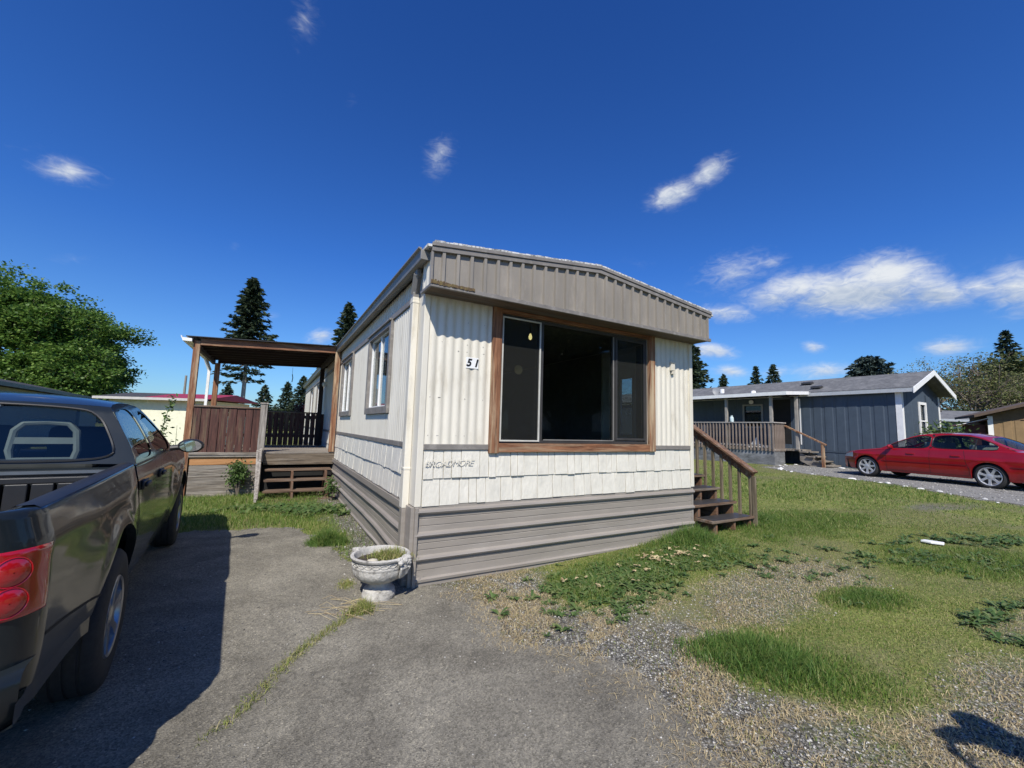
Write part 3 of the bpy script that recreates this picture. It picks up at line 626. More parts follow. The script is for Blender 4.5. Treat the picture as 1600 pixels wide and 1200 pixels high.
# steps
for i in range(4):
    z = [.58, .39, .20, .035][i]; y1 = -.05 - i * .25; m = MB(); m.box((-1.40, y1 - .27, z - .04), (-.10 + .02 * i, y1 - .0, z)); m.build('tread', 'deckx', Pc, bevel=.006)
m = MB(); m.box((-.9, -1.0, 0), (-.86, -.03, .16)); m.box((-.9, -.75, .1), (-.86, -.03, .35)); m.box((-.9, -.5, .1), (-.86, -.03, .54)); m.box((-.24, -1.0, 0), (-.20, -.03, .16)); m.box((-.24, -.75, .1), (-.20, -.03, .35)); m.box((-.24, -.5, .1), (-.20, -.03, .54)); m.build('stringer', 'deckz', Pc)
m = MB(); m.box((-1.44, -1.02, .0), (-.02, -.98, .05)); m.build('kick_board', 'deckx', Pc)
m = MB(); m.bar((-1.50, -.06, .93), (-1.49, -1.10, .02), .05, .24, (0, 1, 0)); m.bar((-1.555, -.11, .93), (-1.50, -1.16, .0), .045, .16, (0, 1, 0)); m.build('stringer', 'oldz', Pc, bevel=.006)
# ---------------------------------------------------------------- wooden stairs at the right side door
g0 = G(*hw(4.9, -.2)[:2])
St = empty('wooden_stairs', hw(0, 0), HR, 'brown open tread stairs with sloping handrail at right side of the cream home', 'stairs')
UX0, UX1 = 4.30, 5.35
for i in range(5):
    v0 = -.30 + .285 * i; z = .335 + .183 * i
    m = MB(); m.box((UX0, v0, z - .038), (UX1, v0 + .14, z)); m.box((UX0, v0 + .146, z - .038), (UX1, v0 + .30, z)); tr = m.build('tread', 'deckx', St, bevel=.004)
    m2 = MB(); m2.box((UX0 + .06, v0 + .012, z + .001), (UX1 - .06, v0 + .285, z + .006)); m2.build('grip_tape', 'darkframe', tr)
m = MB(); m.box((UX0, 1.10, .93 + .183 - .04), (UX1, 2.3, .93 + .183)); m.build('landing', 'deckx', St)
for us in (4.42, 4.86, 5.26):
    m = MB(); poly = []
    for i in range(5): poly += [(-.27 + .285 * i, .335 + .183 * i - .225), (-.27 + .285 * i, .335 + .183 * i - .04)]
    poly += [(1.15, 1.07), (1.15, .75), (.0, .0), (-.12, .02)]
    m.prism([(a, b) for a, b in poly], us, us + .042, 'yz'); m.build('stringer', 'deckz' if us != 4.86 else 'decky', St)
m = MB()
for us in (4.46, 4.9): m.add([(us, -.28, .29), (us + .04, -.28, .29), (us + .04, .10, -.05), (us, .10, -.05), (us, -.12, .29), (us + .04, -.12, .29), (us + .04, .22, -.05), (us, .22, -.05)], [(0, 1, 2, 3), (7, 6, 5, 4), (0, 4, 5, 1), (1, 5, 6, 2), (2, 6, 7, 3), (3, 7, 4, 0)])
def rz_(v): return 1.02 + (v + .26) * .642
for i in range(8):
    v = -.23 + i * .155 if i else -.255
    zb = .335 + .183 * max(0, int((v + .30) / .285)) - .04
    m = MB(); m.box((UX1 + .002, v, zb - .05), (UX1 + .04, v + .042, rz_(v) - .08)); m.build('baluster', 'balus', St, bevel=.003)
m = MB(); m.box((UX1 + .002, 1.35, .0), (UX1 + .09, 1.44, 2.15)); m.box((UX1 + .002, -.32, .02), (UX1 + .045, -.27, rz_(-.3) - .05)); m.build('newel_post', 'balus', St)
m = MB(); m.bar((UX1 + .03, -.28, rz_(-.28) - .06), (UX1 + .03, 1.45, rz_(1.45) - .06), .038, .135, (0, 0, 1)); m.build('handrail', 'redwoodx', St, bevel=.005)
m = MB(); m.bar((UX1 + .02, -.32, rz_(-.32) + .025), (UX1 + .02, 1.5, rz_(1.5) + .025), .14, .036, (0, 0, 1)); m.build('rail_cap', 'decky', St, bevel=.005)
# ---------------------------------------------------------------- urn planter by the corner
ug = .0; Ur = empty('urn_planter', (-1.19, 4.075, ug), 0, 'ornate grey concrete urn planter with fluted bowl beside the home corner', 'planter')
MT['stone'] = M_('weathered_concrete', (.50, .48, .44), .85, .12, 18, c2=(.16, .15, .13), c2amt=.35, c2scale=9, bump=.8, bscale=45)
def flute(i, t): return 1 + (.022 * abs(math.sin(t * 13)) - .008 if 12 <= i <= 17 else 0)
prof = [(.001, 0), (.155, 0), (.16, .01), (.16, .05), (.15, .062), (.152, .085), (.145, .098), (.12, .105), (.10, .125), (.098, .15), (.11, .165), (.125, .17), (.16, .18), (.205, .205), (.24, .24), (.258, .275), (.262, .31), (.262, .325), (.268, .33), (.268, .345), (.262, .35), (.262, .395), (.27, .40), (.285, .41), (.288, .43), (.275, .44), (.255, .435), (.245, .41), (.24, .36), (.001, .36)]
Ur.scale = (.94, .94, .90)
MB().lathe(prof, 104, mod=flute).build('bowl', 'stone', Ur, smooth=True, angle=50)
m = MB()
for k in range(22):
    t = 2 * PI * k / 22; c = Vector((math.cos(t), math.sin(t), 0)); s = Vector((-math.sin(t), math.cos(t), 0)); ctr = c * .265 + Vector((0, 0, .373))
    m.tube([ctr + s * (.034 * math.cos(a)) + Vector((0, 0, .017 * math.sin(a))) for a in [2 * PI * j / 12 for j in range(13)]], .0055, 5, False)
m.build('ring_band', 'stone', Ur, smooth=True)
for sg in (R(-25), R(155)):
    m = MB(); c = Vector((math.cos(sg), math.sin(sg), 0)); s = Vector((-math.sin(sg), math.cos(sg), 0)); rr = random.Random(1)
    for k in range(26):
        ctr = c * (.29 + rr.uniform(-.01, .03)) + s * rr.uniform(-.07, .07) + Vector((0, 0, .42 + rr.uniform(-.05, .02))); r_ = rr.uniform(.018, .03)
        m.lathe([(.001, -r_), (r_ * .7, -r_ * .7), (r_, 0), (r_ * .7, r_ * .7), (.001, r_)], 8, ctr)
    for k in range(7):
        o_ = s * (.055 * (k - 3) / 3); m.tube([c * .285 + o_ * .6 + Vector((0, 0, .40)), c * .315 + o_ + Vector((0, 0, .34)), c * .295 + o_ * .9 + Vector((0, 0, .28)), c * .262 + o_ * .4 + Vector((0, 0, .235))], [.012, .016, .014, .005], 6)
    m.build('swag_ornament', 'stone', Ur, smooth=True)
MB().lathe([(.001, .375), (.12, .38), (.243, .37)], 24).build('soil', M_('soil', (.05, .038, .028), .95, .2, 30, bump=.6), Ur, smooth=True)
for k, (x, y, s) in enumerate(((-.03, -.15, 1), (.07, -.15, .62))):
    m = MB(); m.lathe([(.001, -.02), (.035, -.016), (.052, 0), (.04, .022), (.001, .032)], 12, mod=lambda i, t: 1 + .15 * math.sin(t * 2 + k)); o = m.build('river_stone', M_('pale_stone%d' % k, (.50, .46, .36), .8, .12, 14, bump=.3), smooth=True)
    o.location = (-1.19 + x, 4.075 + y, .355); o.scale = (s, s * .8, s); tag(o, ['larger pale rounded stone lying in the urn planter', 'smaller pale stone beside the larger one in the urn planter'][k], 'stone')
# ---------------------------------------------------------------- ground sheet and drive
def axis(lo, hi, f0, f1, st, grow=1.22):
    a = list(np.arange(f0, f1 + 1e-6, st)); s = st; x = f1
    while x < hi: s *= grow; x += s; a.append(x)
    s = st; x = f0; b = []
    while x > lo: s *= grow; x -= s; b.append(x)
    return np.array(b[::-1] + a)
gx = axis(-600, 600, -4.6, 7.4, .055, 1.07); gy = axis(-600, 900, 1.9, 8.2, .055, 1.07)
GX, GY = np.meshgrid(gx, gy, indexing='ij')
mk = masks(GX, GY); asph, grav, green, straw, lush, thin, g2 = mk
Z = gh(GX, GY) + .03 * (fbm(GX, GY, .5, 2) - .5) * sstep(2.2, 5, GX) + .012 * (fbm(GX, GY, 5, 7) - .5) * (1 - asph)
GZ = Z
nx, ny = len(gx), len(gy)
idx = np.arange(nx * ny).reshape(nx, ny)
quads = np.stack([idx[:-1, :-1], idx[1:, :-1], idx[1:, 1:], idx[:-1, 1:]], -1).reshape(-1, 4)
V = np.stack([GX, GY, Z], -1).reshape(-1, 3)
def attrn(t, n): a = t.add('ShaderNodeAttribute', attribute_name=n); return a.outputs['Fac']
def mixc_(t, f, a, b, bt='MIX'):
    m = t.add('ShaderNodeMix', data_type='RGBA', blend_type=bt)
    for s, i in ((f, 0), (a, 6), (b, 7)):
        if isinstance(s, (tuple, list)): m.inputs[i].default_value = rgba(s)
        elif isinstance(s, (int, float)): m.inputs[i].default_value = s
        else: t.ln(s, m.inputs[i])
    return m.outputs[2]
t = NT('ground_surface')
tcg = t.add('ShaderNodeTexCoord'); P3 = tcg.outputs['Object']
def noise(sc_, det=6, r=.6, dis=0): n = t.add('ShaderNodeTexNoise', i_Scale=sc_, i_Detail=float(det), i_Roughness=r, i_Distortion=dis); t.ln(P3, n.inputs[0]); return n.outputs[0]
def voro(sc_): n = t.add('ShaderNodeTexVoronoi', i_Scale=sc_); t.ln(P3, n.inputs[0]); return n
n1 = noise(1.1, 8, .7); n2 = noise(22, 6, .7); n3 = noise(90, 3, .6)
v1 = voro(46); v2 = voro(24)
grass_c = mixc_(t, ramp(t, n1, [(.38, (0, 0, 0)), (.62, (1, 1, 1))]), (.080, .135, .024), (.225, .27, .062))
grass_c = mixc_(t, ramp(t, n2, [(.35, (0, 0, 0)), (.7, (1, 1, 1))]), grass_c, (.27, .26, .10))
grass_c = mixc_(t, .75, grass_c, ramp(t, n3, [(.3, (.45, .45, .45)), (.7, (1.25, 1.25, 1.2))]), 'MULTIPLY')
stone = ramp(t, v1.outputs['Color'], [(.1, (.12, .116, .105)), (.45, (.24, .232, .21)), (.8, (.38, .37, .34)), (.97, (.52, .50, .46))])
stone = mixc_(t, ramp(t, v1.outputs['Distance'], [(.25, (0, 0, 0)), (.6, (.8, .8, .8))]), stone, (.03, .028, .025))
stone = mixc_(t, ramp(t, n2, [(.5, (0, 0, 0)), (.7, (.7, .7, .7))]), stone, (.30, .25, .165))
c = mixc_(t, attrn(t, 'grav'), grass_c, stone)
c = mixc_(t, ramp(t, attrn(t, 'thin'), [(0, (0, 0, 0)), (1, (.5, .5, .5))]), c, mixc_(t, n2, (.22, .185, .11), (.13, .12, .08)))
t.ln(c, t.b.inputs['Base Color']); t.b.inputs['Roughness'].default_value = .95; t.b.inputs['Specular IOR Level'].default_value = .15
hsum = t.add('ShaderNodeMath', operation='ADD'); t.ln(n3, hsum.inputs[0]); t.ln(v1.outputs['Distance'], hsum.inputs[1])
bp = t.add('ShaderNodeBump', i_Strength=.8, i_Distance=.012); t.ln(hsum.outputs[0], bp.inputs['Height']); t.ln(bp.outputs[0], t.b.inputs['Normal'])
ground = mesh_np('ground', V, quads, t.m, smooth=True, attrs={'grav': grav, 'thin': thin})
tag(ground, kind='structure')
# asphalt drive: sheet lying 5 mm above the ground
qa = asph.reshape(-1)[quads].min(1); sel = quads[qa > .35]
used = np.unique(sel); remap = np.full(nx * ny, -1); remap[used] = np.arange(len(used))
t = NT('worn_asphalt'); tcg = t.add('ShaderNodeTexCoord'); P3 = tcg.outputs['Object']
n1 = noise(.75, 9, .68, .4); n2 = noise(7, 7, .7); n3 = noise(150, 3, .7); v1 = voro(95); v2 = voro(33); nb = noise(2.3, 8, .75, 1.0)
base = ramp(t, n1, [(.30, (.115, .105, .084)), (.43, (.19, .175, .142)), (.55, (.27, .25, .203)), (.68, (.35, .325, .265))])
base = mixc_(t, ramp(t, nb, [(.60, (0, 0, 0)), (.78, (.65, .65, .65))]), base, (.115, .088, .068))
base = mixc_(t, ramp(t, n2, [(.3, (.3, .3, .3)), (.75, (0, 0, 0))]), base, (.07, .067, .062))
base = mixc_(t, .8, base, ramp(t, v1.outputs['Color'], [(.15, (.6, .6, .58)), (.5, (1, 1, 1)), (.88, (1.4, 1.38, 1.32)), (.98, (2.2, 2.15, 2.0))]), 'MULTIPLY')
base = mixc_(t, ramp(t, v2.outputs['Distance'], [(.03, (.8, .8, .8)), (.09, (0, 0, 0))]), base, (.30, .29, .27))
base = mixc_(t, ramp(t, n3, [(.35, (.45, .45, .45)), (.5, (0, 0, 0))]), base, (.035, .034, .032))
dn = t.add('ShaderNodeTexNoise', i_Scale=1.7, i_Detail=6.0); t.ln(P3, dn.inputs[0]); dm = t.add('ShaderNodeVectorMath', operation='SCALE', i_Scale=.55); t.ln(dn.outputs['Color'], dm.inputs[0]); da = t.add('ShaderNodeVectorMath', operation='ADD'); t.ln(P3, da.inputs[0]); t.ln(dm.outputs[0], da.inputs[1])
vc = t.add('ShaderNodeTexVoronoi', feature='DISTANCE_TO_EDGE', i_Scale=.42); t.ln(da.outputs[0], vc.inputs[0])
crk = mixc_(t, ramp(t, nb, [(.42, (0, 0, 0)), (.55, (1, 1, 1))]), (0, 0, 0), ramp(t, vc.outputs['Distance'], [(.001, (.4, .4, .4)), (.004, (0, 0, 0))]))
base = mixc_(t, crk, base, (.03, .028, .024))
edge = ramp(t, attrn(t, 'asph'), [(.35, (1, 1, 1)), (.9, (0, 0, 0))])
base = mixc_(t, edge, base, ramp(t, v1.outputs['Color'], [(.1, (.07, .068, .06)), (.5, (.17, .16, .14)), (.9, (.34, .33, .30))]))
t.ln(base, t.b.inputs['Base Color']); t.b.inputs['Roughness'].default_value = .9; t.b.inputs['Specular IOR Level'].default_value = .2
hs = t.add('ShaderNodeMath', operation='ADD'); t.ln(n3, hs.inputs[0]); t.ln(v1.outputs['Distance'], hs.inputs[1])
bp = t.add('ShaderNodeBump', i_Strength=.7, i_Distance=.006); t.ln(hs.outputs[0], bp.inputs['Height']); t.ln(bp.outputs[0], t.b.inputs['Normal'])
VA = V[used].copy(); VA[:, 2] += .005
drive = mesh_np('driveway', VA, remap[sel], t.m, smooth=True, attrs={'asph': asph.reshape(-1)[used]}); tag(drive, kind='structure')
# neighbour's gravel drive
qg = g2.reshape(-1)[quads].min(1); sel = quads[qg > .3]; used = np.unique(sel); remap = np.full(nx * ny, -1); remap[used] = np.arange(len(used)); VA = V[used].copy(); VA[:, 2] += .004
gm = M_('grey_gravel', (.20, .195, .18), .95, .3, 40, c2=(.36, .35, .33), c2amt=.3, c2scale=60, bump=1.0, bscale=70)
gd = mesh_np('gravel_drive', VA, remap[sel], gm, smooth=True); tag(gd, kind='structure')
# ---- loose stones (nobody could count them)
def inter(x, y):
    return gh(x, y) + .03 * (fbm(x, y, .5, 2) - .5) * sstep(2.2, 5, x)
rs_ = np.random.RandomState(11)
OCT = np.array([(1, 0, 0), (0, 1, 0), (-1, 0, 0), (0, -1, 0), (0, 0, .75), (0, 0, -.5)]); OF = np.array([(0, 1, 4), (1, 2, 4), (2, 3, 4), (3, 0, 4), (1, 0, 5), (2, 1, 5), (3, 2, 5), (0, 3, 5)])
def in_home(x, y):
    u = (x - HP.x) * UV[0] + (y - HP.y) * UV[1]; v = (x - HP.x) * VV[0] + (y - HP.y) * VV[1]
    return (u > -.03) & (u < 4.28) & (v > -.03)
def scatter_stones(name, n, region, dens, size, mat, label, up=0):
    x = rs_.uniform(region[0], region[1], n * 3); y = rs_.uniform(region[2], region[3], n * 3); k = (rs_.rand(n * 3) < dens(x, y)) & ~in_home(x, y); x, y = x[k][:n], y[k][:n]; m = len(x)
    s = size[0] * (1 + rs_.rand(m) ** 3 * (size[1] / size[0] - 1)); th = rs_.rand(m) * 6.28
    v = OCT[None] * (1 + rs_.uniform(-.35, .35, (m, 6, 3))) * s[:, None, None]; v[:, :, 2] *= rs_.uniform(.45, .8, (m, 1)); 
    c, sn = np.cos(th)[:, None], np.sin(th)[:, None]; vx = v[:, :, 0] * c - v[:, :, 1] * sn; vy = v[:, :, 0] * sn + v[:, :, 1] * c
    v = np.stack([vx + x[:, None], vy + y[:, None], v[:, :, 2] + (inter(x, y) + s * .2 + up)[:, None]], -1)
    F = (OF[None] + (np.arange(m) * 6)[:, None, None]).reshape(-1, 3)
    o = mesh_np(name, v.reshape(-1, 3), F, mat); tag(o, label, 'gravel', kind='stuff'); return o
MT['pebble'] = leafmat('grey_pebbles', (.10, .095, .083), (.27, .26, .23), (.55, .53, .48), .85, 0)
MT['grit'] = leafmat('asphalt_grit', (.08, .077, .07), (.20, .19, .17), (.42, .40, .36), .85, 0)
scatter_stones('gravel', 46000, (-1.2, 6.5, 1.7, 7), lambda x, y: (masks(x, y)[1] * (1 - .5 * masks(x, y)[0])), (.0045, .0125), 'pebble', 'loose grey gravel along the drive edge and in bare lawn patches')
scatter_stones('grit', 4200, (-3.5, 2.8, 1.7, 6), lambda x, y: masks(x, y)[0] * (.2 + .8 * sstep(.45, .6, fbm(x, y, 1.3, 17))), (.0022, .011), 'grit', 'small loose chips lying on the worn asphalt', .004)
scatter_stones('gravel', 3500, (-4.6, -.9, 4.4, 10.5), lambda x, y: masks(x, y)[1], (.008, .018), 'pebble', 'loose gravel strip beside the long wall skirting')
scatter_stones('gravel', 9000, (8.5, 16, 3, 18.5), lambda x, y: masks(x, y)[6], (.012, .03), 'pebble', 'loose grey gravel on the drive under the red car')
# ---- blades
def blades(name, n, region, dens, hgt, wid, lean, mat, label, cat, seg=2, flat=0, pos=None, hfn=None):
    if pos is None:
        x = rs_.uniform(region[0], region[1], n * 4); y = rs_.uniform(region[2], region[3], n * 4); k = (rs_.rand(n * 4) < dens(x, y)) & ~in_home(x, y); x, y = x[k][:n], y[k][:n]
    else: x, y = pos
    m = len(x); h = hgt * rs_.uniform(.5, 1.3, m) * (hfn(x, y) if hfn else 1); th = rs_.rand(m) * 6.28; ph = rs_.rand(m) * 6.28; le = lean * rs_.uniform(.2, 1.4, m); w = wid * rs_.uniform(.6, 1.4, m)
    z = inter(x, y) - .003 + (flat if flat else 0) * rs_.rand(m)
    dx, dy = np.cos(ph), np.sin(ph); wx, wy = np.cos(th), np.sin(th)
    p0 = np.stack([x - wx * w, y - wy * w, z], -1); p1 = np.stack([x + wx * w, y + wy * w, z], -1)
    mx_, my_, mz = x + dx * h * le * .35, y + dy * h * le * .35, z + h * .55 * np.sqrt(np.clip(1 - (le * .5) ** 2, .05, 1))
    p2 = np.stack([mx_ + wx * w * .75, my_ + wy * w * .75, mz], -1); p3 = np.stack([mx_ - wx * w * .75, my_ - wy * w * .75, mz], -1)
    ex, ey, ez = x + dx * h * le, y + dy * h * le, z + h * np.sqrt(np.clip(1 - np.minimum(le, .97) ** 2, .03, 1))
    p4 = np.stack([ex + wx * w * .12, ey + wy * w * .12, ez], -1); p5 = np.stack([ex - wx * w * .12, ey - wy * w * .12, ez], -1)
    v = np.stack([p0, p1, p2, p3, p4, p5], 1).reshape(-1, 3); b = (np.arange(m) * 6)[:, None]
    F = np.concatenate([b + np.array([[0, 1, 2, 3]]), b + np.array([[3, 2, 4, 5]])], 0)
    o = mesh_np(name, v, F, mat); 
    if label: tag(o, label, cat, kind='stuff')
    return o
MT['grass'] = leafmat('lawn_blades', (.085, .165, .024), (.17, .265, .05), (.38, .36, .15), .5, .4)
MT['grass_y'] = leafmat('yellowing_blades', (.17, .24, .05), (.33, .34, .11), (.46, .39, .20), .6, .35)
MT['tuft'] = leafmat('deep_green_blades', (.085, .165, .034), (.14, .25, .055), (.28, .32, .10), .45, .45)
MT['straw'] = leafmat('dry_straw', (.42, .33, .18), (.58, .48, .28), (.32, .23, .13), .8, .15)
MT['weed'] = leafmat('weed_leaves', (.055, .11, .03), (.11, .18, .055), (.20, .24, .09), .5, .3)
dg = lambda x, y: masks(x, y)[2] * (1 - .55 * masks(x, y)[5])
lus = lambda x, y: .55 + 1.1 * masks(x, y)[4]
blades('grass', 120000, (-1, 7.5, 1.7, 8.0), lambda x, y: dg(x, y) * (.35 + .65 * masks(x, y)[4]), .04, .0022, .8, 'grass', 'short green lawn grass in front of the home', 'grass', hfn=lus)
blades('grass', 100000, (-1, 7.5, 1.7, 8.0), lambda x, y: np.maximum(dg(x, y), .22 * (1 - masks(x, y)[0])) * (1 - masks(x, y)[4]), .024, .0022, 1.0, 'grass_y', 'thin yellowing grass between bare gravel patches', 'grass')
blades('grass', 110000, (1, 26, 6.5, 30), lambda x, y: dg(x, y) * np.clip(1.5 - y / 26, .15, 1) * (1 - masks(x, y)[6]) * ((x * .87 - y * .49 > -1.6) | (y < 9)), .055, .0055, .8, 'grass', 'mown lawn reaching back to the blue home', 'grass', hfn=lus)
blades('grass', 45000, (1, 26, 6.5, 30), lambda x, y: dg(x, y) * np.clip(1.5 - y / 26, .15, 1) * (1 - masks(x, y)[6]), .04, .0055, .9, 'grass_y', 'dry yellow blades through the far lawn', 'grass')
blades('grass', 52000, (-9, -1.6, 5, 13), lambda x, y: masks(x, y)[2] * (x * .87 + y * .49 < 1.35), .085, .0036, .7, 'grass', 'rough green grass in front of the wooden porch', 'grass')
blades('straw', 52000, (-.9, 5.5, 1.7, 6), lambda x, y: masks(x, y)[3] * (1 - .45 * masks(x, y)[0]), .035, .0017, 1.6, 'straw', 'dead straw coloured grass lying on the gravel', 'dry grass', flat=.012)
# broad-leaved weeds (rosettes)
def rosettes(name, pts, mat, label, r=.07, nl=11, w=.013):
    v = []; f = []
    for (x, y, s) in pts:
        z = float(inter(x, y))
        for k in range(nl):
            th = rs_.rand() * 6.28; L_ = r * s * rs_.uniform(.6, 1.25); up = rs_.uniform(.15, .7); ww = w * s * rs_.uniform(.7, 1.3)
            d = np.array([math.cos(th), math.sin(th)]); n_ = np.array([-d[1], d[0]]); b = len(v)
            for a, wd, zz in ((0, .2, 0), (.35, .8, .5), (.7, 1, .75), (1, .15, .55)):
                for sg in (-1, 1): v.append((x + d[0] * a * L_ + n_[0] * sg * ww * wd, y + d[1] * a * L_ + n_[1] * sg * ww * wd, z + L_ * up * zz + .004))
            for i in range(3): f.append((b + 2 * i, b + 2 * i + 1, b + 2 * i + 3, b + 2 * i + 2))
    o = mesh_np(name, v, f, mat); tag(o, label, 'weeds', kind='stuff'); return o
def cl(cx, cy, rx, ry, th, n, s=1):
    o = []
    for _ in range(n):
        a, b = rs_.normal(0, .5), rs_.normal(0, .5); o.append((cx + a * rx * math.cos(th) - b * ry * math.sin(th), cy + a * rx * math.sin(th) + b * ry * math.cos(th), s * rs_.uniform(.6, 1.3)))
    return [q for q in o if not bool(in_home(np.array(q[0]), np.array(q[1])))]
rosettes('weeds', cl(1.2, 4.62, .95, .38, .5, 330) + cl(1.1, 4.0, .9, .3, .4, 60, .8) + cl(2.3, 5.35, .9, .4, .5, 150), 'weed', 'dense low green weeds growing along the front skirting', .075, 12)
rosettes('weeds', cl(5.2, 4.9, 1.2, .4, -.3, 100, .85) + cl(4.4, 3.75, .35, .08, .1, 22, .8) + cl(3.9, 3.55, .3, .08, .2, 18, .8) + cl(4.0, 3.05, .4, .1, -.5, 22, .8) + cl(6.5, 5.7, 1.4, .4, 0, 100, .9) + cl(3, 5, 1.5, .8, 0, 60, .8), 'weed', 'scattered flat broad leaved weeds in the right lawn', .10, 10, .014)
rosettes('weeds', cl(-3.6, 7.6, 1.2, .4, 0, 160, 1.2), 'weed', 'leafy weeds at the foot of the porch boards', .10, 12, .02)
# pale dried leaves in the weeds
rosettes('dry_leaves', cl(1.95, 5.25, .7, .25, .5, 40, .6) + cl(1.2, 4.5, .6, .3, .5, 10, .5), 'straw', 'pale dried leaves caught in the weeds', .07, 4, .022).location = (0, 0, .05)
# grass along the crack in the asphalt
t_ = rs_.rand(2600); wv = .03 * np.sin(t_ * 9); cx = -1.28 - .22 * t_ + wv + rs_.normal(0, .022, 2600); cy = 4.0 - 1.75 * t_ + rs_.normal(0, .02, 2600)
k = rs_.rand(2600) < np.clip(.9 - .65 * t_, 0, 1); blades('grass', 0, None, None, .045, .0022, 1.1, 'grass_y', 'yellow green grass growing along a crack in the asphalt', 'grass', pos=(cx[k], cy[k]))
# countable big tufts
def tuft(name, cx, cy, rx, ry, th, n, h, mat, label, group=None, w=.003, lean=.75):
    a = rs_.normal(0, .42, n); b = rs_.normal(0, .42, n); x = cx + a * rx * math.cos(th) - b * ry * math.sin(th); y = cy + a * rx * math.sin(th) + b * ry * math.cos(th)
    r = np.hypot(a, b) + (fbm(x, y, 5, 31) - .5) * 1.6; k_ = r < 1.25; x, y, r = x[k_], y[k_], r[k_]; hf = np.clip(1.15 - r * .7, .25, 1.2)
    o = blades(name, 0, None, None, h, w, lean, mat, None, None, pos=(x, y), hfn=lambda *_: hf); tag(o, label, 'grass tuft', group); return o
tuft('grass_tuft', -2.34, 5.62, .24, .17, .3, 3400, .20, 'tuft', 'round dark green grass tuft on the gravel left of the urn planter')
tuft('grass_tuft', 1.72, 3.02, .50, .30, -.35, 6500, .125, 'tuft', 'wide deep green grass tuft in the gravel near the bottom right', None, .0028)
tuft('grass_tuft', 3.25, 3.97, .34, .16, .1, 2600, .07, 'tuft', 'small bright green tuft in the gravel right of centre')
tuft('grass_tuft', 2.55, 5.95, .55, .3, .5, 4200, .22, 'tuft', 'long green grass clump against the skirting near the right corner')
tuft('grass_tuft', 3.9, 7.0, .9, .4, .35, 5200, .16, 'tuft', 'long grass round the foot of the right hand stairs')
tuft('grass_tuft', -1.22, 3.72, .14, .08, .3, 260, .12, 'grass_y', 'sparse yellow green sprig growing in front of the urn base')
tuft('grass_tuft', -1.58, 4.3, .12, .2, .3, 500, .05, 'grass_y', 'low mossy patch on the asphalt left of the urn')
o = tuft('urn_grass', -1.14, 4.14, .24, .17, 0, 900, .09, 'grass_y', 'short yellow green grass growing in the urn planter'); o.location.z = .33; o['kind'] = 'stuff'
# thin dead stalks lying left of the urn
m = MB(); rr = random.Random(8)
for i in range(30):
    x, y = -1.42 + rr.uniform(-.28, .2), 3.85 + rr.uniform(-.22, .12); a = rr.uniform(-.5, .5); l = rr.uniform(.12, .4)
    m.tube([(x, y, .012), (x + l * .5 * math.cos(a), y + l * .5 * math.sin(a), .03 + rr.random() * .02), (x + l * math.cos(a), y + l * math.sin(a), .012)], .0016, 4, False)
tag(m.build('dead_stalks', 'straw'), 'thin dead grass stalks lying on the asphalt by the urn', 'dry grass', kind='stuff')
# ---------------------------------------------------------------- vehicles
def car_paint(name, c, metal=.5, rough=.32, coat=1.0, dust=(.3, .28, .25), damt=.12):
    t = NT(name); tc = t.add('ShaderNodeTexCoord')
    n = t.add('ShaderNodeTexNoise', i_Scale=2.2, i_Detail=8.0, i_Roughness=.75); t.ln(tc.outputs['Object'], n.inputs[0])
    f = ramp(t, n.outputs[0], [(.4, (0, 0, 0)), (.8, (damt,) * 3)])
    mx = t.add('ShaderNodeMix', data_type='RGBA'); t.ln(f, mx.inputs[0]); mx.inputs[6].default_value = rgba(c); mx.inputs[7].default_value = rgba(dust); t.ln(mx.outputs[2], t.b.inputs['Base Color'])
    t.b.inputs['Specular IOR Level'].default_value = .25 if metal < .13 else .5; t.b.inputs['Coat IOR'].default_value = 1.36 if metal == .10 else 1.5
    t.b.inputs['Metallic'].default_value = metal; t.b.inputs['Roughness'].default_value = rough; t.b.inputs['Coat Weight'].default_value = coat
    t.ln(ramp(t, n.outputs[0], [(.35, (.03,) * 3), (.8, (.13,) * 3)]), t.b.inputs['Coat Roughness']); return t.m
MT['truck'] = car_paint('charcoal_metallic_paint', (.013, .018, .021), .10, .38, .85, (.07, .07, .068), .12)
MT['red'] = car_paint('red_paint', (.30, .005, .009), .05, .3, 1, (.40, .12, .10), .1)
MT['carglass'] = glass('car_glass', (.50, .54, .53), ior=1.6)
MT['carglass_dark'] = glass('privacy_glass', (.10, .115, .12), ior=1.7)
MT['lens_red'] = M_('red_lamp_lens', (.42, .006, .012), .12, .05, coat=1, spec=.8)
MT['lens_red2'] = M_('bright_red_reflector', (.50, .008, .014), .25, .15, 60, coat=1)
MT['lens_clear'] = M_('clear_lamp_lens', (.55, .57, .60), .12, .1, coat=1)
MT['rim'] = M_('alloy_rim', (.62, .62, .62), .3, .05, metal=.45)
MT['rimt'] = M_('grey_alloy_rim', (.34, .34, .35), .3, .06, metal=.8)
MT['rimdark'] = M_('dark_alloy', (.10, .10, .105), .4, .1, metal=.7)
MT['seatgrey'] = M_('light_grey_plastic', (.42, .46, .43), .6, .05)
MT['seatdark'] = M_('dark_seat_cloth', (.06, .06, .058), .9, .1)
def lerp(a, b, t): return a + (b - a) * t
def interp(x, P):
    if x <= P[0][0]: return P[0][1]
    for (a, b), (c, d) in zip(P, P[1:]):
        if x <= c: return lerp(b, d, (x - a) / (c - a + 1e-9))
    return P[-1][1]
def arch(x, sill, arcs):
    z = sill(x) if callable(sill) else sill
    for xa, zc, ra in arcs:
        dx = abs(x - xa)
        if dx < ra: z = max(z, zc + math.sqrt(ra * ra - dx * dx))
    return z
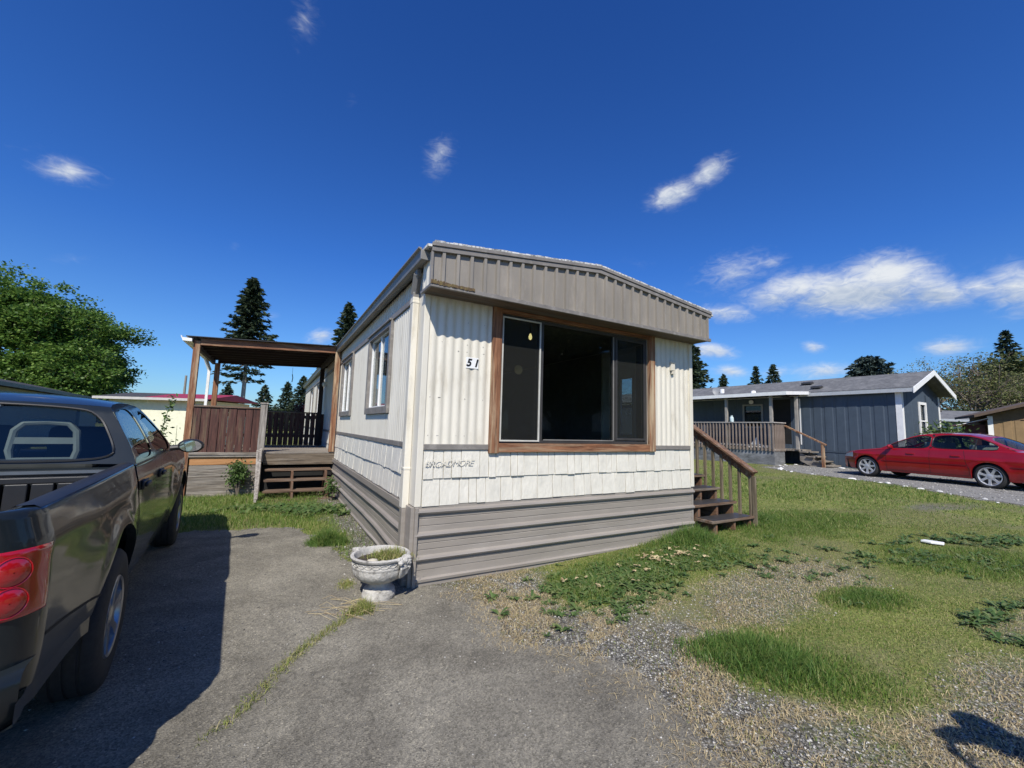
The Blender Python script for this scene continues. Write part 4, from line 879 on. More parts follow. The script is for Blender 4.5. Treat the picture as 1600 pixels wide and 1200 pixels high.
def xcols(x0, x1, arcs, st=.07):
    s = {round(x0, 4), round(x1, 4)}; n = max(1, int((x1 - x0) / st))
    for i in range(1, n): s.add(round(x0 + (x1 - x0) * i / n, 4))
    for xa, zc, ra in arcs:
        for k in range(0, 33):
            v = xa - ra * math.cos(PI * k / 32)
            if x0 < v < x1: s.add(round(v, 4))
        for v in (xa - ra - .002, xa + ra + .002):
            if x0 < v < x1: s.add(round(v, 4))
    return sorted(s)
def side_panel(mb, x0, x1, arcs, sill, ztf, yf, sg, K=16, top=(), lip=.05, st=.07):
    xs = xcols(x0, x1, arcs, st); n = K + 1 + len(top) + 1
    def fn(i, k):
        x = xs[i]; zl = arch(x, sill, arcs); zt = ztf(x); k = int(k)
        if k == 0: return (x, sg * (yf(x, zl) - lip), zl + .004)
        if k <= K + 1: z = lerp(zl, zt, (k - 1) / K); return (x, sg * yf(x, z), z)
        dy, dz = top[k - K - 2]; return (x, sg * (yf(x, zt) - dy), zt + dz if dz > -.3 else dz + 2)
    return mb.grid(fn, list(range(len(xs))), list(range(n)))
def patch_hole(mb, P, s0, s1, t0, t1, r=.25, rings=5, N=12):
    """unit-square patch with a rounded window opening"""
    cs, ct = (s0 + s1) / 2, (t0 + t1) / 2
    outer, inner = [], []
    for e in range(4):
        for k in range(N):
            a = k / N; o = [(a, 0), (1, a), (1 - a, 1), (0, 1 - a)][e]; outer.append(o)
            x, y = o[0] * 2 - 1, o[1] * 2 - 1; p = 1 / (1.001 - r) + 2
            m = (abs(x) ** p + abs(y) ** p) ** (1 / p); f = 1 / m if m > 1 else 1
            inner.append((cs + (s1 - s0) / 2 * x * f, ct + (t1 - t0) / 2 * y * f))
    k0 = len(mb.v); n = len(outer)
    for q in range(rings + 1):
        for o, i_ in zip(outer, inner): mb.v.append(tuple(P(lerp(o[0], i_[0], q / rings), lerp(o[1], i_[1], q / rings))))
    for q in range(rings):
        for j in range(n): mb.f.append((k0 + q * n + j, k0 + q * n + (j + 1) % n, k0 + (q + 1) * n + (j + 1) % n, k0 + (q + 1) * n + j))
    return inner
def pane_patch(mb, P, inner, rings=7, off=(0, 0, 0), grow=1.02):
    cs = sum(p[0] for p in inner) / len(inner); ct = sum(p[1] for p in inner) / len(inner); k0 = len(mb.v); n = len(inner); off = Vector(off)
    for q in range(rings):
        f = (1 - q / rings) * grow
        for a, b in inner: mb.v.append(tuple(Vector(P(cs + (a - cs) * f, ct + (b - ct) * f)) + off))
    mb.v.append(tuple(Vector(P(cs, ct)) + off))
    for q in range(rings - 1):
        for j in range(n): mb.f.append((k0 + q * n + j, k0 + q * n + (j + 1) % n, k0 + (q + 1) * n + (j + 1) % n, k0 + (q + 1) * n + j))
    for j in range(n): mb.f.append((k0 + (rings - 1) * n + j, k0 + (rings - 1) * n + (j + 1) % n, k0 + rings * n))
def ribbon(mb, pts, yf, sg, w=.006, off=.0015):
    for (xa, za), (xb, zb) in zip(pts, pts[1:]):
        n = max(2, int(math.hypot(xb - xa, zb - za) / .04)); d = Vector((xb - xa, zb - za)).normalized(); nx_, nz_ = -d.y * w / 2, d.x * w / 2
        mb.grid(lambda i, k: (lerp(xa, xb, i / n) + nx_ * k, sg * (yf(lerp(xa, xb, i / n), lerp(za, zb, i / n)) + off), lerp(za, zb, i / n) + nz_ * k), list(range(n + 1)), [-1, 1])
def wheel(parent, x, y, r, wid, rr, nsp, style, sg, rimmat='rim'):
    w_ = empty('wheel', (x, y, r)); w_.parent = parent
    h = wid / 2; m = MB()
    m.lathe([(rr, -h + .012), (rr + (r - rr) * .35, -h - .004), (r * .93, -h + .01), (r * .985, -h + .03), (r, -h * .5), (r - .006, -h * .46), (r - .006, -h * .40), (r, -h * .36), (r, -h * .06), (r - .006, -.006), (r - .006, .006), (r, h * .06), (r, h * .36), (r - .006, h * .4), (r - .006, h * .46), (r, h * .5), (r * .985, h - .03), (r * .93, h - .01), (rr + (r - rr) * .35, h + .004), (rr, h - .012)], 64, axis='y')
    m.build('tyre', 'rubber', w_, smooth=True)
    o = sg * (h - .008); m = MB()
    m.lathe([(rr + .004, sg * (h - .012)), (rr - .004, sg * (h - .004)), (rr - .016, sg * (h - .01)), (rr - .022, sg * (h - .03)), (rr - .03, 0), (rr - .03, -sg * h * .8)], 56, axis='y')
    R0 = rr - .018
    for k in range(nsp):
        a = 2 * PI * k / nsp + .3
        for da in ([0] if style == 'single' else [-.09, .09]):
            w0, w1 = (.030, .022) if style == 'single' else (.012, .014)
            def pt(rad, sd, yy, aa=a): t = aa + (da if rad > .1 else da * .4); return (rad * math.cos(t) - sd * math.sin(t), yy, rad * math.sin(t) + sd * math.cos(t))
            vs = []
            for rad, ww, yo in ((.05, w0 * 1.1, o - sg * .012), (rr * .55, w1, o - sg * .010), (R0, w0, o - sg * .004)):
                vs += [pt(rad, -ww, yo), pt(rad, ww, yo), pt(rad, ww * 1.1, yo - sg * .035), pt(rad, -ww * 1.1, yo - sg * .035)]
            m.add(vs, [(0, 1, 2, 3), (11, 10, 9, 8)] + [(b + i, b + (i + 1) % 4, b + 4 + (i + 1) % 4, b + 4 + i) for b in (0, 4) for i in range(4)])
    m.lathe([(.001, o - sg * .004), (.035, o - sg * .004), (.06, o - sg * .012), (.065, o - sg * .04)], 24, axis='y')
    m.build('rim', rimmat, w_, smooth=True, angle=35)
    m = MB(); m.lathe([(.001, o - sg * .06), (rr * .72, o - sg * .06), (rr * .72, o - sg * .08), (.001, o - sg * .08)], 32, axis='y'); m.build('brake_disc', 'rimdark', w_, smooth=True)
    return w_
# ---------------------------------------------------------------- the pickup
T = empty('pickup_truck', (-3.141, 2.12, .03), R(123.2), 'dark grey four door pickup truck seen from behind with red tail lamp', 'pickup truck')
TA = [(0, .40, .455), (3.33, .40, .455)]
def tw(x):
    w = .905
    if x < -1.06: q = min(1, (-1.06 - x) / .18); w = .725 + .18 * math.sqrt(max(0, 1 - q * q))
    if x > 3.75: w = .905 - .27 * ((x - 3.75) / .6) ** 2
    return w
def ty(x, z):
    y = tw(x)
    if z < .62: y -= .35 * (.62 - z) ** 2
    if z > .80: y -= .30 * (z - .80) ** 2
    for xa in (0, 3.33):
        g = math.exp(-((x - xa) / .62) ** 4) * (1 if x > -1.06 else 0); y += .048 * g * math.exp(-((z - .74) / .24) ** 2)
        ra = math.hypot(x - xa, z - .40); 
        if ra < .56 and z > .3: y += .012 * sstep(.56, .47, ra) 
    y += .010 * math.exp(-((z - 1.02) / .05) ** 2) * (1 if x < .6 else .5)
    return float(y)
rail = lambda x: 1.125 + .02 * (x + 1.24) / 1.84
bt = .05
TOPR = [(.006, .022), (.02, .032), (.045, .034), (.085, .030), (.10, .02)]
m = MB()
for sg in (-1, 1):
    xs = xcols(-1.239, .605, TA, .06); xs = sorted(set(xs + [round(-1.06 - .18 * math.sin(k * PI / 24), 4) for k in range(12)]))
    K = 18; n = K + 2 + len(TOPR) + 3
    def fn(i, k):
        x = xs[i]; zl = arch(x, .50, TA); zt = rail(x); k = int(k)
        if k == 0: return (x, sg * (ty(x, zl) - .05), zl + .004)
        if k <= K + 1: z = lerp(zl, zt, (k - 1) / K); return (x, sg * ty(x, z), z)
        if k < K + 2 + len(TOPR): dy, dz = TOPR[k - K - 2]; return (x, sg * (ty(x, zt) - dy), zt + dz)
        q = k - (K + 2 + len(TOPR)); return (x, sg * (min(ty(x, zt), .85) - (.10, .11, .14)[q]), (zt - .02, zt - .05, .66)[q])
    m.grid(fn, list(range(len(xs))), list(range(n)))
m.build('bed', 'truck', T, smooth=True, angle=50)
m = MB(); m.box((-1.2, -.74, .62), (.6, .74, .66)); m.build('bed_floor', 'black', T)
m = MB()
for i in range(12): m.box((.555, -.72 + i * .12, .66), (.60, -.72 + i * .12 + .105, 1.06))
m.box((.56, -.76, 1.06), (.612, .76, 1.10)); m.build('bed_front_wall', 'black', T, bevel=.006)
m = MB()
for sg in (-1, 1): m.grid(lambda i, k: (lerp(-1.10, .60, i / 20), sg * (ty(lerp(-1.10, .60, i / 20), 1.13) - (.012, .03, .08, .092)[int(k)]), rail(lerp(-1.10, .60, i / 20)) + (.030, .041, .040, .030)[int(k)]), list(range(21)), [0, 1, 2, 3])
m.build('rail_cap', 'black', T, smooth=True)
m = MB(); m.box((-1.255, -.715, .60), (-1.20, .715, 1.13)); m.box((-1.262, -.60, .70), (-1.254, .60, 1.0)); tg = m.build('tailgate', 'truck', T, bevel=.018, smooth=True)
m = MB(); m.box((-1.275, -.12, .98), (-1.262, .12, 1.06)); m.build('handle', 'black', tg, bevel=.008)
# tail lamps wrap the corner
for sg in (-1, 1):
    xs2 = [-1.06 - .18 * math.sin(k * PI / 28) for k in range(0, 15)]
    pts = [(-1.02, ty(-1.02, .9))] + [(x, None) for x in xs2]
    def tl(z0, z1, off, yin, name, mat, par, i0=0):
        m = MB(); P2 = [(x, None) for x in xs2[1:]] + [(-1.243, yy) for yy in np.linspace(.725, yin, 5)]
        zs = [z0, z0 + .008] + list(np.linspace(z0 + .02, z1 - .02, 8)) + [z1 - .008, z1]
        def fn(i, k):
            x, yy = P2[int(i)]; z = zs[int(k)]; e = off * (0 if k in (0, len(zs) - 1) or i in (i0, len(P2) - 1) else 1)
            if yy is None:
                q = max(0, min(1, (-1.06 - x) / .18)); return (x - e * q, sg * (ty(x, z) + e * (1 - q)), z)
            return (x - e, sg * yy, z)
        m.grid(fn, list(range(i0, len(P2))), list(range(len(zs)))); return m.build(name, mat, par, smooth=True)
    lamp = tl(.775, 1.02, .008, .715, 'tail_lamp', 'lens_red', T)
    for zc in (.838, .945):
        m = MB(); c = Vector((-1.205, sg * .835, zc)); ax = Vector((-.72, sg * .55, 0)).normalized(); sx = Vector((-ax.y, ax.x, 0))
        def ringp(r, o_): return [c + ax * o_ + sx * r * math.cos(a) + Vector((0, 0, r * math.sin(a))) for a in [2 * PI * j / 28 for j in range(29)]]
        m.tube(ringp(.052, .004), .0022, 5, False); m.build('lamp_ring', 'lens_red2', lamp, smooth=True)
        m = MB(); k0 = 0
        for r, o_ in ((.051, .002), (.038, .009), (.02, .012), (.002, .013)): m.v += [tuple(p) for p in ringp(r, o_)[:-1]]
        for q in range(3):
            for j in range(28): m.f.append((q * 28 + j, q * 28 + (j + 1) % 28, (q + 1) * 28 + (j + 1) % 28, (q + 1) * 28 + j))
        m.build('lamp_lens', 'lens_red2' if zc < .8 else 'lens_red', lamp, smooth=True)
# rear bumper
m = MB()
def bump(i, k):
    a = -1 + 2 * i / 40; y = .90 * a; xx = -1.43 + .17 * abs(a) ** 6 + .03 * a * a; z, o = ((.40, .10), (.42, .03), (.47, .005), (.56, 0), (.59, .012), (.605, .04), (.61, .20))[int(k)]
    return (xx + o, y, z)
m.grid(bump, list(range(41)), list(range(7)))
for sg in (-1, 1): m.grid(lambda i, k: (lerp(-1.245, -.47, i / 12), sg * (ty(lerp(-1.245, -.47, i / 12) if i > 1 else -1.06, .5) - .0 - (0 if k else .03)), (.42, .43, .46, .503)[int(k)]), list(range(13)), [0, 1, 2, 3])
m.build('rear_bumper', 'truck', T, smooth=True, angle=50)
m = MB(); m.box((-1.40, -.42, .595), (-1.25, .42, .618)); m.build('step_pad', 'black', T)
m = MB()
for sg in (-1, 1): ribbon(m, [(-1.05, .66), (-.40, .585)], ty, sg, .012, .002)
m.build('panel_gap', 'dark', T)
m = MB(); m.box((.625, -.78, 1.115), (.655, .78, 1.135)); m.build('bed_lip', 'rimt', T)
# doors, fenders
def belt(x): return 1.150
for sg in (-1, 1):
    for nm, x0, x1 in (('rear_door', .668, 1.512), ('front_door', 1.520, 2.56)):
        m = MB(); side_panel(m, x0, x1, [TA[0]] if x0 < 1 else [(3.33, .40, .47)], .42, belt, ty, sg, top=[(.006, .012), (.02, .018), (.05, .018)]); do = m.build(nm, 'truck', T, smooth=True, angle=50)
        xh = x0 + .09; m = MB(); yb = ty(xh, 1.0); m.box((xh - .01, sg * (yb - .004), .965), (xh + .20, sg * (yb + .02), 1.035)); m.box((xh, sg * (yb + .018), .985), (xh + .18, sg * (yb + .042), 1.02)); m.build('handle', 'black', do, bevel=.012, smooth=True)
        m = MB(); ribbon(m, [(x0 + .01, 1.156), (x1 - .01, 1.156)], lambda a, b: ty(a, 1.15) - .004, sg, .02, .004); m.build('window_seal', 'black', do)
    m = MB(); side_panel(m, .668, 2.86, [], .30, lambda x: .415, lambda x, z: ty(x, z) - .005, sg, K=5, top=[(.05, .0)]); m.build('rocker_panel', 'truck', T, smooth=True)
    m = MB(); side_panel(m, 2.568, 4.28, [TA[1]], .42, lambda x: 1.13 - .10 * max(0, (x - 2.56) / 1.7) ** 1.6, ty, sg, top=[(.01, .02), (.03, .034), (.06, .042), (.10, .046)]); m.build('front_fender', 'truck', T, smooth=True, angle=50)
    # wheel wells
    for xa in (0, 3.33):
        m = MB(); m.grid(lambda i, k: (xa + .475 * math.cos(PI * i / 20), sg * (.86 - .36 * k), .40 + .475 * math.sin(PI * i / 20)), list(range(21)), [0, 1]); m.box((xa - .47, sg * .50, .3), (xa + .47, sg * .49, .86)); m.build('wheel_well', 'dark', T)
def hoodz(x, y): zt = 1.13 - .10 * max(0, (x - 2.56) / 1.7) ** 1.6 + .046; w = ty(x, 1.05) - .10; return zt + .05 * (1 - (y / w) ** 2)
m = MB(); m.grid(lambda i, k: (lerp(2.60, 4.26, i / 24), k / 10 * (ty(lerp(2.60, 4.26, i / 24), 1.05) - .105), hoodz(lerp(2.60, 4.26, i / 24), k / 10 * (ty(lerp(2.60, 4.26, i / 24), 1.05) - .105))), list(range(25)), list(range(-10, 11))); m.build('hood', 'truck', T, smooth=True)
m = MB(); m.box((4.18, -.62, .62), (4.27, .62, 1.06)); m.build('grille', 'truck', T, bevel=.03)
m = MB(); m.box((4.15, -.84, .40), (4.42, .84, .62)); m.build('front_bumper', 'truck', T, bevel=.05)
for sg in (-1, 1): m = MB(); m.box((4.12, sg * .50, .78), (4.29, sg * .80, .98)); m.build('headlight', 'lens_clear', T, bevel=.03)
m = MB(); m.box((.70, -.80, .40), (4.1, .80, 1.0)); m.box((-1.1, -.45, .45), (.7, .45, .6)); m.build('chassis_dark_fill', 'dark', T)  # frame under the bed, plus dark fill added to stop light through door gaps
m = MB(); m.box((.655, -.855, .62), (.70, .855, 1.15)); m.build('cab_back', 'truck', T)
# greenhouse
OUT = [(.665, 1.15), (.69, 1.25), (.735, 1.41), (.785, 1.545), (.83, 1.585), (.93, 1.608), (1.2, 1.628), (1.55, 1.632), (1.85, 1.618), (2.02, 1.585), (2.25, 1.47), (2.55, 1.30), (2.80, 1.15)]
zro = lambda x: interp(x, OUT)
yg = lambda z: .868 - .235 * (max(0, z - 1.15) / .48) ** 1.25
def cell(xa, xb, sg):
    def P(s, t): x = lerp(xa, xb, s); z = lerp(1.168, max(1.17, zro(x)), t); return (x, sg * yg(z), z)
    return P
cab = MB(); panes = []
for sg in (-1, 1):
    for (xa, xb, h, mt) in ((.667, 1.515, (.20, .955, .04, .90), 'carglass_dark'), (1.515, 2.795, (.045, .80, .04, .90), 'carglass')):
        P = cell(xa, xb, sg); inn = patch_hole(cab, P, *h, r=.45); panes.append(('side_window', P, inn, mt, (0, -sg * .008, 0)))
def crossP(L_, bow, crown, hwf=lambda z: yg(z)):
    def P(s, t):
        q = t * (len(L_) - 1); i = min(int(q), len(L_) - 2); f = q - i; x = lerp(L_[i][0], L_[i + 1][0], f); z = lerp(L_[i][1], L_[i + 1][1], f); a = 2 * s - 1; hw_ = hwf(max(z, 1.15))
        return (x + bow * (1 - a * a), a * hw_, z + crown * (1 - a * a))
    return P
Pr = crossP([(.665, 1.168), (.69, 1.25), (.735, 1.41), (.785, 1.545), (.83, 1.585)], -.045, .02); inn = patch_hole(cab, Pr, .055, .945, .04, .86, r=.5, rings=6, N=16); panes.append(('rear_window', Pr, inn, 'carglass', (.01, 0, 0)))
Pw = crossP([(2.80, 1.15), (2.55, 1.30), (2.25, 1.47), (2.02, 1.585)], .10, .03); inn = patch_hole(cab, Pw, .06, .94, .06, .93, r=.4, N=16); panes.append(('windshield', Pw, inn, 'carglass', (-.01, 0, 0)))
RL = [p for p in OUT if .82 < p[0] < 2.03]
m0 = MB()
def roofP(i, k):
    x, z = RL[int(i)]; a = k / 12; e = min(1, i / 2, (len(RL) - 1 - i) / 1.5); return (x + (-.045 * (1 - a * a) if i == 0 else (.10 * (1 - a * a) if i == len(RL) - 1 else 0)), a * yg(z), z + (.02 + .035 * e) * (1 - a * a) ** .8)
m0.grid(roofP, list(range(len(RL))), list(range(-12, 13))); m0.build('roof', 'truck', T, smooth=True, angle=60)
cab.build('cab', 'truck', T, smooth=True, angle=40)
for nm, P, inn, mt, off in panes:
    m = MB(); pane_patch(m, P, inn, off=off); m.build(nm, mt, T, smooth=True)
m = MB(); 
m.tube([Vector(Pr(s, t)) + Vector((-.004, 0, 0)) for s, t in [(a, b) for a, b in panes[4][2]] + [panes[4][2][0]]], .008, 5, False); m.build('window_seal', 'black', T, smooth=True)
m = MB(); m.box((.755, -.13, 1.555), (.80, .13, 1.59)); m.build('third_brake_lamp', 'lens_clear', T, bevel=.012)
# door frame lines
m = MB()
for sg in (-1, 1): ribbon(m, [(1.516, 1.17), (1.516, 1.60)], lambda a, b: yg(b), sg, .010, .002)
m.build('door_gap', 'black', T)
# mirrors
for sg in (-1, 1):
    m = MB(); m.tube([(2.42, sg * .88, 1.19), (2.42, sg * .96, 1.20)], .03, 8)
    q = MB(); q.lathe([(.001, -.06), (.07, -.055), (.10, -.03), (.106, 0), (.095, .04), (.05, .075), (.001, .085)], 24)
    for v in q.v: m.v.append((2.42 + v[2] * .9, sg * 1.06 + v[0] * 1.15, 1.215 + v[1] * .72))
    k = len(m.v) - len(q.v); m.f += [tuple(i + k for i in f) for f in q.f]; mo = m.build('mirror', 'black', T, smooth=True)
    m = MB(); m.grid(lambda i, k: (2.357, sg * 1.06 + .098 * (i / 10) * math.cos(k * PI / 12), 1.215 + .06 * (i / 10) * math.sin(k * PI / 12)), list(range(11)), list(range(25))); m.build('mirror_glass', M_('mirror', (.8, .8, .8), .02, 0, metal=1), mo)
# interior
m = MB(); m.box((.78, -.62, 1.0), (.95, .62, 1.20)); m.box((1.75, -.60, .95), (1.9, -.10, 1.42)); m.box((1.75, .10, .95), (1.9, .60, 1.42)); m.build('seat', 'seatdark', T, bevel=.05)
for y in (-.33, .34):
    m = MB(); m.tube([(.86, y + a, b) for a, b in ((-.15, 1.17), (-.17, 1.26), (-.155, 1.40), (-.11, 1.455), (0, 1.465), (.11, 1.455), (.155, 1.40), (.17, 1.26), (.15, 1.17), (0, 1.16), (-.15, 1.17))], .022, 8, False); m.bar((.86, y - .16, 1.33), (.86, y + .16, 1.33), .03, .045); m.bar((.86, y - .16, 1.19), (.86, y + .16, 1.19), .03, .04); m.build('headrest', 'seatgrey', T, smooth=True)
m = MB(); m.box((2.35, -.78, 1.0), (2.7, .78, 1.17)); m.build('dashboard', 'black', T, bevel=.04)
m = MB(); m.tube([(2.2 + .06 * math.sin(a), .36 + .18 * math.cos(a), 1.15 + .16 * math.sin(a)) for a in [2 * PI * j / 24 for j in range(25)]], .014, 6, False); m.build('steering_wheel', 'black', T, smooth=True)
for x in (0, 3.33):
    for sg in (-1, 1): wheel(T, x, sg * .83, .385, .245, .222, 6, 'single', sg, 'rimt')
for c_ in kids(T):
    if not c_.name.startswith('wheel') or c_.name.startswith('wheel_well'): c_.location.z += .055
# ---------------------------------------------------------------- the red sedan
Sd = empty('red_sedan', (12.82, 10.83, .425), R(108.6), 'red four door sedan with silver wheels parked on the gravel drive', 'sedan')
SA = [(0, .315, .338), (2.725, .315, .338)]
def sw_(x):
    w = .865
    if x < -.55: w -= .16 * ((-.55 - x) / .42) ** 2.2
    if x > 2.85: w -= .26 * ((x - 2.85) / .66) ** 2.2
    return w
def sy(x, z):
    y = sw_(x)
    if z < .5: y -= .55 * (.5 - z) ** 2
    if z > .62: y -= .28 * (z - .62) ** 1.6
    y += .012 * math.exp(-((z - .70) / .035) ** 2)
    for xa in (0, 2.725):
        ra = math.hypot(x - xa, z - .325)
        if ra < .47: y += .012 * float(sstep(.47, .36, ra))
    return float(y)
ZT = [(-.965, .60), (-.955, .78), (-.92, .87), (-.82, .905), (-.4, .925), (.3, .93), (1.2, .915), (2.0, .885), (2.35, .865), (2.9, .79), (3.25, .72), (3.42, .66), (3.50, .58), (3.515, .5)]
szt = lambda x: interp(x, ZT)
def ssill(x): return .21 + (.10 * max(0, (-.5 - x) / .4) if x < -.5 else 0) + (.02 if x > 3.1 else 0)
m = MB()
for sg in (-1, 1): side_panel(m, -.965, 3.515, SA, ssill, szt, sy, sg, K=16, top=[(.008, .012), (.025, .02), (.05, .022)], lip=.04, st=.05)
m.build('body', 'red', Sd, smooth=True, angle=45)
def deck_(mb, x0, x1, crown, n=24):
    def f(i, k):
        x = lerp(x0, x1, i / n); w = sy(x, szt(x)) - .048; a = k / 10; e = 1 - .0 * a; return (x + 0.0, a * w, szt(x) + .021 + crown * (1 - a * a))
    mb.grid(f, list(range(n + 1)), list(range(-10, 11)))
m = MB(); deck_(m, 2.0, 3.50, .055); m.build('hood', 'red', Sd, smooth=True)
m = MB(); deck_(m, -.955, -.1, .05); m.build('boot_lid', 'red', Sd, smooth=True)
m = MB(); m.grid(lambda i, k: (3.515 - .0 + .05 * (1 - (i / 10) ** 2) * (1 if 0 < k < 3 else .3), i / 10 * (sy(3.515, .5) - .02), (.23, .36, .5, .60)[int(k)]), list(range(-10, 11)), [0, 1, 2, 3]); m.build('front_bumper', 'red', Sd, smooth=True)
m = MB(); m.grid(lambda i, k: (-.965 - .06 * (1 - (i / 10) ** 2) * (1 if 0 < k < 3 else .2), i / 10 * (sy(-.965, .5) - .01), (.30, .42, .6, .80)[int(k)]), list(range(-10, 11)), [0, 1, 2, 3]); m.build('rear_bumper', 'red', Sd, smooth=True)
m = MB(); m.box((-.7, -.74, .22), (3.35, .74, .5)); m.box((.2, -.76, .4), (2.2, .76, .85)); m.box((-.6, -.66, .5), (.3, .66, .86)); m.box((2.2, -.6, .5), (3.2, .6, .72)); m.build('chassis_dark_fill', 'dark', Sd)
SO = [(-.50, .925), (-.30, 1.03), (-.04, 1.17), (.20, 1.28), (.42, 1.335), (.85, 1.36), (1.15, 1.355), (1.42, 1.325), (1.65, 1.255), (1.95, 1.11), (2.36, .885)]
zso = lambda x: interp(x, SO); ys = lambda z: .800 - .27 * (max(0, z - .90) / .48) ** 1.3
def scell(xa, xb, sg):
    def P(s, t): x = lerp(xa, xb, s); b = szt(x) + .02; z = lerp(b, max(b + .002, zso(x)), t); return (x, sg * ys(z), z)
    return P
cab = MB(); panes = []; trims = MB()
for sg in (-1, 1):
    for (xa, xb, h, nm) in ((-.50, .55, (.40, .985, .06, .80), 0), (.55, 1.12, (.0, .99, 0, 1), 1), (1.12, 2.36, (.05, .80, .06, .86), 0)):
        pass
    for (xa, xb, h) in ((-.49, 1.17, (.20, .985, .03, .90)), (1.17, 2.35, (.015, .84, .03, .90))):
        P = scell(xa, xb, sg); inn = patch_hole(cab, P, *h, r=.62); panes.append(('side_window', P, inn, 'carglass', (0, -sg * .008, 0)))
        trims.tube([Vector(P(a, b)) + Vector((0, sg * .002, 0)) for a, b in inn + [inn[0]]], .009, 5, False)
Pr = crossP([(-.50, .935), (-.30, 1.03), (-.04, 1.17), (.20, 1.28)], -.09, .03, lambda z: ys(max(z, .9))); inn = patch_hole(cab, Pr, .07, .93, .06, .94, r=.3); panes.append(('rear_window', Pr, inn, 'carglass', (.008, 0, 0)))
Pw = crossP([(2.36, .885), (1.95, 1.11), (1.65, 1.255), (1.42, 1.325)], .12, .03, lambda z: ys(max(z, .9))); inn = patch_hole(cab, Pw, .06, .94, .05, .95, r=.3); panes.append(('windshield', Pw, inn, 'carglass', (-.008, 0, 0)))
RL = [p for p in SO if .19 < p[0] < 1.43]
m0 = MB(); m0.grid(lambda i, k: (RL[int(i)][0] + (-.09 if i == 0 else (.12 if i == len(RL) - 1 else 0)) * (1 - (k / 10) ** 2), k / 10 * ys(RL[int(i)][1]), RL[int(i)][1] + (.03 + .012 * min(1, i, len(RL) - 1 - i)) * (1 - (k / 10) ** 2)), list(range(len(RL))), list(range(-10, 11))); m0.build('roof', 'red', Sd, smooth=True, angle=60)
cab.build('cab', 'red', Sd, smooth=True, angle=40); trims.build('window_trim', 'black', Sd, smooth=True)
for nm, P, inn, mt, off in panes: m = MB(); pane_patch(m, P, inn, off=off); m.build(nm, mt, Sd, smooth=True)
for sg in (-1, 1):
    m = MB(); P = scell(-.50, 1.17, sg); m.bar(Vector(P(.46, .06)) + Vector((0, sg * .001, 0)), Vector(P(.455, .80)) + Vector((0, sg * .001, 0)), .012, .025, (1, 0, 0)); m.bar(Vector(P(.985, .03)) + Vector((.01, sg * .002, 0)), Vector(P(.985, .93)) + Vector((.01, sg * .002, 0)), .008, .055, (1, 0, 0)); m.build('window_divider', 'black', Sd)
    m = MB(); 
    for x in (.30, 1.17, 2.20): ribbon(m, [(x if x > .5 else .46, szt(x) - .01), (x if x > .5 else .42, .60), (x, .60) if x > .5 else (.36, .45), (x, .27) if x > .5 else (.36, .27)], sy, sg, .008)
    ribbon(m, [(.36, .275), (2.2, .275)], sy, sg, .008); ribbon(m, [(2.2, .865), (3.1, .745)], lambda a, b: sy(a, b), sg, .006); m.build('door_gap', 'dark', Sd)
    m = MB(); ribbon(m, [(.40, .545), (2.33, .525)], sy, sg, .022, .008); ribbon(m, [(-.93, .56), (-.38, .56)], sy, sg, .03, .008); ribbon(m, [(3.02, .50), (3.44, .49)], sy, sg, .03, .008); m.build('side_moulding', M_('dark_red_moulding', (.16, .006, .01), .4, .1), Sd)
    for x in (.62, 1.60): m = MB(); yb = sy(x, .76); m.box((x - .10, sg * (yb - .01), .745), (x + .10, sg * (yb + .012), .79)); m.box((x - .085, sg * (yb + .01), .755), (x + .085, sg * (yb + .026), .78)); m.build('handle', 'red', Sd, bevel=.008)
    m = MB(); q = MB(); q.lathe([(.001, -.05), (.055, -.045), (.075, -.015), (.07, .02), (.03, .05), (.001, .055)], 18); m.v = [(2.05 + v[2], sg * .93 + v[0] * 1.2, .955 + v[1] * .8) for v in q.v]; m.f = list(q.f); m.box((2.03, sg * .80, .915), (2.08, sg * .88, .95)); m.build('mirror', 'red', Sd, smooth=True)
    m = MB(); m.grid(lambda i, k: (lerp(3.12, 3.47, i / 8), sg * (sy(lerp(3.12, 3.47, i / 8), .62) + .006), lerp(.58, szt(lerp(3.12, 3.47, i / 8)) - .01, k / 4)), list(range(9)), list(range(5))); m.build('headlight', 'lens_clear', Sd, smooth=True)
    m = MB(); m.grid(lambda i, k: (lerp(-.955, -.72, i / 8), sg * (sy(lerp(-.955, -.72, i / 8), .75) + .006), lerp(.70, .84, k / 4)), list(range(9)), list(range(5))); m.build('tail_lamp', 'lens_red', Sd, smooth=True)
    for xa in (0, 2.725): m = MB(); m.grid(lambda i, k: (xa + .365 * math.cos(PI * i / 20), sg * (.82 - .3 * k), .325 + .365 * math.sin(PI * i / 20)), list(range(21)), [0, 1]); m.build('wheel_well', 'dark', Sd); wheel(Sd, xa, sg * .75, .308, .22, .224, 7, 'single', sg)
m = MB()
for y in (-.36, .36): m.box((1.25, y - .24, .5), (1.4, y + .24, 1.12)); m.box((1.24, y - .12, 1.13), (1.34, y + .12, 1.27))
m.box((.3, -.62, .5), (.45, .62, 1.08)); m.box((1.95, -.7, .7), (2.2, .7, .9)); m.build('seat', 'seatgrey', Sd, bevel=.04)
m = MB(); m.tube([(1.85 + .05 * math.sin(a), .36 + .17 * math.cos(a), .93 + .15 * math.sin(a)) for a in [2 * PI * j / 20 for j in range(21)]], .012, 6, False); m.build('steering_wheel', 'black', Sd, smooth=True)
